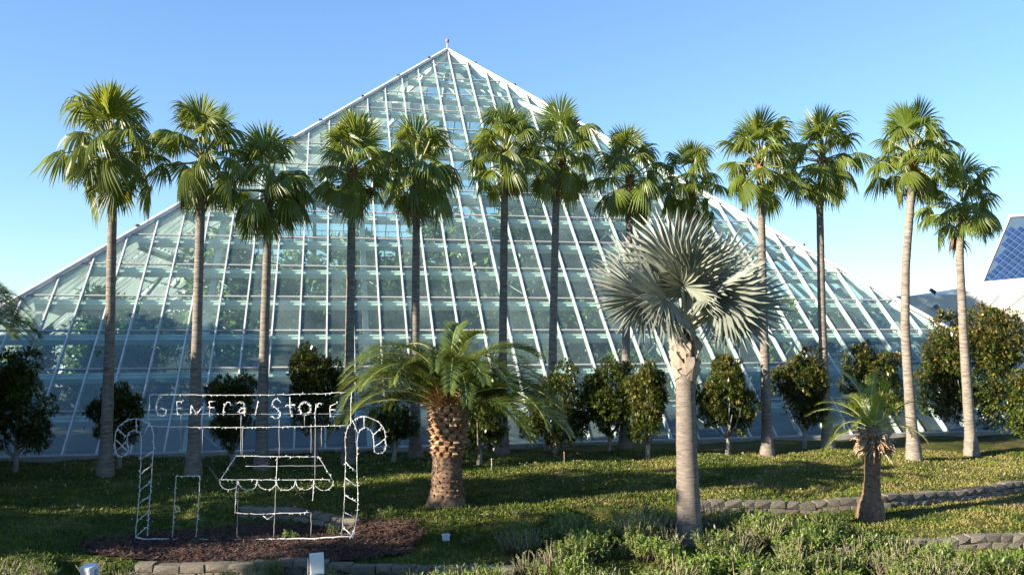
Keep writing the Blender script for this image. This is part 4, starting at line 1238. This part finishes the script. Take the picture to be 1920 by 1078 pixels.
def shrub(kind, x, y, s, r):
    st, lf = r.choice(SH[kind])
    zone = 'around the silver palm trunk' if abs(x - 4.3) < 1.8 and y > 20.3 else 'in front of the mulch bed edging' if x < 0 and y < 20.4 else 'on the mulch bed' if x < 0.3 and y > 20.4 else 'below the short palm' if x > 8.3 and y > 20.3 else 'between the silver palm and short palm' if x > 6.1 and y > 20.3 else 'between the date palm and silver palm' if x <= 4.3 and y > 20.3 else 'at the bottom edge left of the silver palm' if x < 4.3 else 'at the bottom edge right of the silver palm'
    t = empty('shrub', (x, y, float(gz(x, y))), f'{SLAB[kind][0]} {zone}', 'shrub', f'{SLAB[kind][1]} {zone}', r.uniform(0, 6.28))
    link('stems', st, t, scale=s); link('leaves', lf, t, scale=s)
r = random.Random(31)
cnt = 0
for k in range(1500):
    x, y = r.uniform(-1.5, 13.0), r.uniform(17.6, 25.2)
    if y > float(y1(x)) - 0.6 or (x > 8.2 and y > float(y2(x)) - 0.35): continue
    if y > 23.6 - max(0, x - 5.5) * 0.45 - max(0, 2.0 - x) * 0.6: continue
    if abs(x - 4.3) < 0.6 and abs(y - 22) < 0.6: continue
    if x < 1 and y > 19.6 and y < 20.7: continue
    ok = math.sin(1.9 * x + 0.5) * math.sin(1.6 * y + 0.8 * x) > -0.42
    if not ok or cnt > 215: continue
    tw = math.sin(0.8 * x + 2.0) * math.sin(1.3 * y + 0.5)
    kind = 'twiggy' if r.random() < 0.20 + 0.42 * tw else 'leafy'
    shrub(kind, x, y, r.uniform(1.0, 1.6), r); cnt += 1
for k in range(70):
    x = r.uniform(-11, -0.5); y = r.uniform(17.4, 19.9)
    shrub(r.choice(('twiggy', 'leafy', 'twiggy', 'low')), x, y, r.uniform(0.6, 1.1), r)
for k in range(18):
    x = r.uniform(-9, 0.5); y = r.uniform(20.6, 24.4)
    if abs(x + 6) < 2.8 and y < 22.4: continue
    shrub('low', x, y, r.uniform(0.6, 1.0), r)

# ------------------------------------------------------------------ buildings on the right
BD = 78.0
hall = empty('white_hall', pt(1790, 607, BD).xy.to_3d(), 'low white hall with slanting parapet and small diamond window at the right', 'building')
ho = hall.location
def hq(px, py, Y): return pt(px, py, Y) - ho
def slab(mb, pts, Y, th, mi=0):
    n = len(pts)
    f = [hq(x, y, Y) for x, y in pts]; bk = [v + Vector((0, th, 0)) for v in f]
    mb.add(f + bk, [tuple(range(n)), tuple(range(n, 2 * n))[::-1]] + [((i + 1) % n, i, n + i, n + (i + 1) % n) for i in range(n)], mi)
zb = 720
b = MB(); slab(b, [(1640, zb), (2250, zb), (2250, 536), (1920, 545), (1823, 550), (1794, 552), (1680, 555), (1640, 556)], BD, 14); b.build('wall', M['stucco'], hall)
b = MB(); slab(b, [(1744, 556), (2250, 540), (2250, 508), (1920, 521), (1902, 523), (1864, 534), (1762, 550)], BD + 6, 7.6); b.build('roof', M['stucco_light'], hall)
b = MB(); slab(b, [(1900, 552), (1940, 550), (1940, 541), (1900, 541)], BD + 5.2, 0.5)
b.build('roof_unit', M['stucco_light'], hall)
cx, cy = 1755.5, 575.5
wf = MB(); slab(wf, [(cx - 9, cy), (cx, cy + 9), (cx + 9, cy), (cx, cy - 9)], BD - 0.12, 0.14); wo = wf.build('window', M['stucco_light'], hall)
wf = MB(); slab(wf, [(cx - 6, cy), (cx, cy + 6), (cx + 6, cy), (cx, cy - 6)], BD - 0.16, 0.05); wf.build('pane', M['dark_glass'], wo)
b = MB()
for a, e in (((1700, 600), (1748, 556)), ((1830, 600), (1872, 553)), ((1740, 640), (1830, 556)), ((1810, 640), (1920, 552)), ((1900, 620), (1990, 548))):
    b.beam(hq(*a, BD) - Vector((0, 0.01, 0)), hq(*e, BD) - Vector((0, 0.01, 0)), 0.05, 0.06, Vector((0, 1, 0)))
b.build('reveal_strip', M['stucco_light'], hall)
b = MB()
p = hq(1749, 546, BD + 0.6)
b.tube([hq(1755, 556, BD + 0.6), p], 0.05, 6); b.box(p, (0.5, 0.3, 0.24), Matrix.Rotation(0.6, 3, 'Y'))
b.build('roof_lamp', M['black_metal'], hall)

blue = empty('blue_glass_building', pt(1960, 607, 140).xy.to_3d(), 'blue glass building with diamond panels leaning back above the white hall', 'building')
bo = blue.location
BLc, BRc, TRc, TLc = pt(1828, 562, 140), pt(2300, 562, 133), pt(2300, 385, 139), pt(1893, 407, 145)
bl, br, tr, tl = (v - bo for v in (BLc, BRc, TRc, TLc))
nrm = (br - bl).cross(tl - bl).normalized()
if nrm.y > 0: nrm = -nrm
b = MB()
b.hexa([bl + Vector((16, 20, 0)), br + Vector((0, 20, 0)), br, bl, tl + Vector((10, 12, 0)), tr + Vector((0, 12, 0)), tr, tl])
b.build('face', M['blue_frame'], blue)
def onface(s, t): return (bl * (1 - s) + br * s) * (1 - t) + (tl * (1 - s) + tr * s) * t
hgt = (tl - bl).length; wid = (br - bl).length
u_ = (br - bl).normalized(); v_ = nrm.cross(u_).normalized()
if v_.z < 0: v_ = -v_
pane = MB()
hd = 0.57
pane.add([(-hd, 0, 0), (0, 0, -hd), (hd, 0, 0), (0, 0, hd), (-hd * .86, -.1, 0), (0, -.1, -hd * .86), (hd * .86, -.1, 0), (0, -.1, hd * .86)],
         [(4, 5, 6, 7), (0, 1, 5, 4), (1, 2, 6, 5), (2, 3, 7, 6), (3, 0, 4, 7)])
pm = pane.mesh('panel', M['blue_panel'])
RM = Matrix((u_, -nrm, v_)).transposed().to_euler()
st = 0.70
npan = 0
for a in range(0, 26):
    for c in range(0, 19):
        if (a + c) % 2: continue
        q = bl + u_ * (a * st) + v_ * (c * st) + nrm * 0.03
        k = (q - bl).dot(v_) / (tl - bl).dot(v_)
        left = (tl - bl).dot(u_) * k
        if (q - bl).dot(u_) < left + hd * 1.05 + max(0, 3.6 - (q - bl).dot(v_)) * 1.0 or k > 0.95: continue
        link('panel', pm, blue, q, RM); npan += 1
b = MB()
tv = (tl - bl).normalized()
q3 = [bl + u_ * 0.15, bl + u_ * 4.6, bl + u_ * 0.15 + tv * 4.4]  # dark wedge standing in for the shadow on the face's lower left
b.add([v + nrm * 0.02 for v in q3] + [v + nrm * 0.12 for v in q3], [(0, 2, 1), (3, 4, 5), (0, 1, 4, 3), (1, 2, 5, 4), (2, 0, 3, 5)])
b.build('corner_shadow', M['blue_panel'], blue)
b = MB()
b.beam(tl - u_ * 0.15 + nrm * 0.1, tr + nrm * 0.1, 0.35, 0.5, nrm); b.beam(bl + nrm * 0.06, tl + nrm * 0.06, 0.22, 0.16, nrm)
b.build('coping', M['stucco_light'], blue)
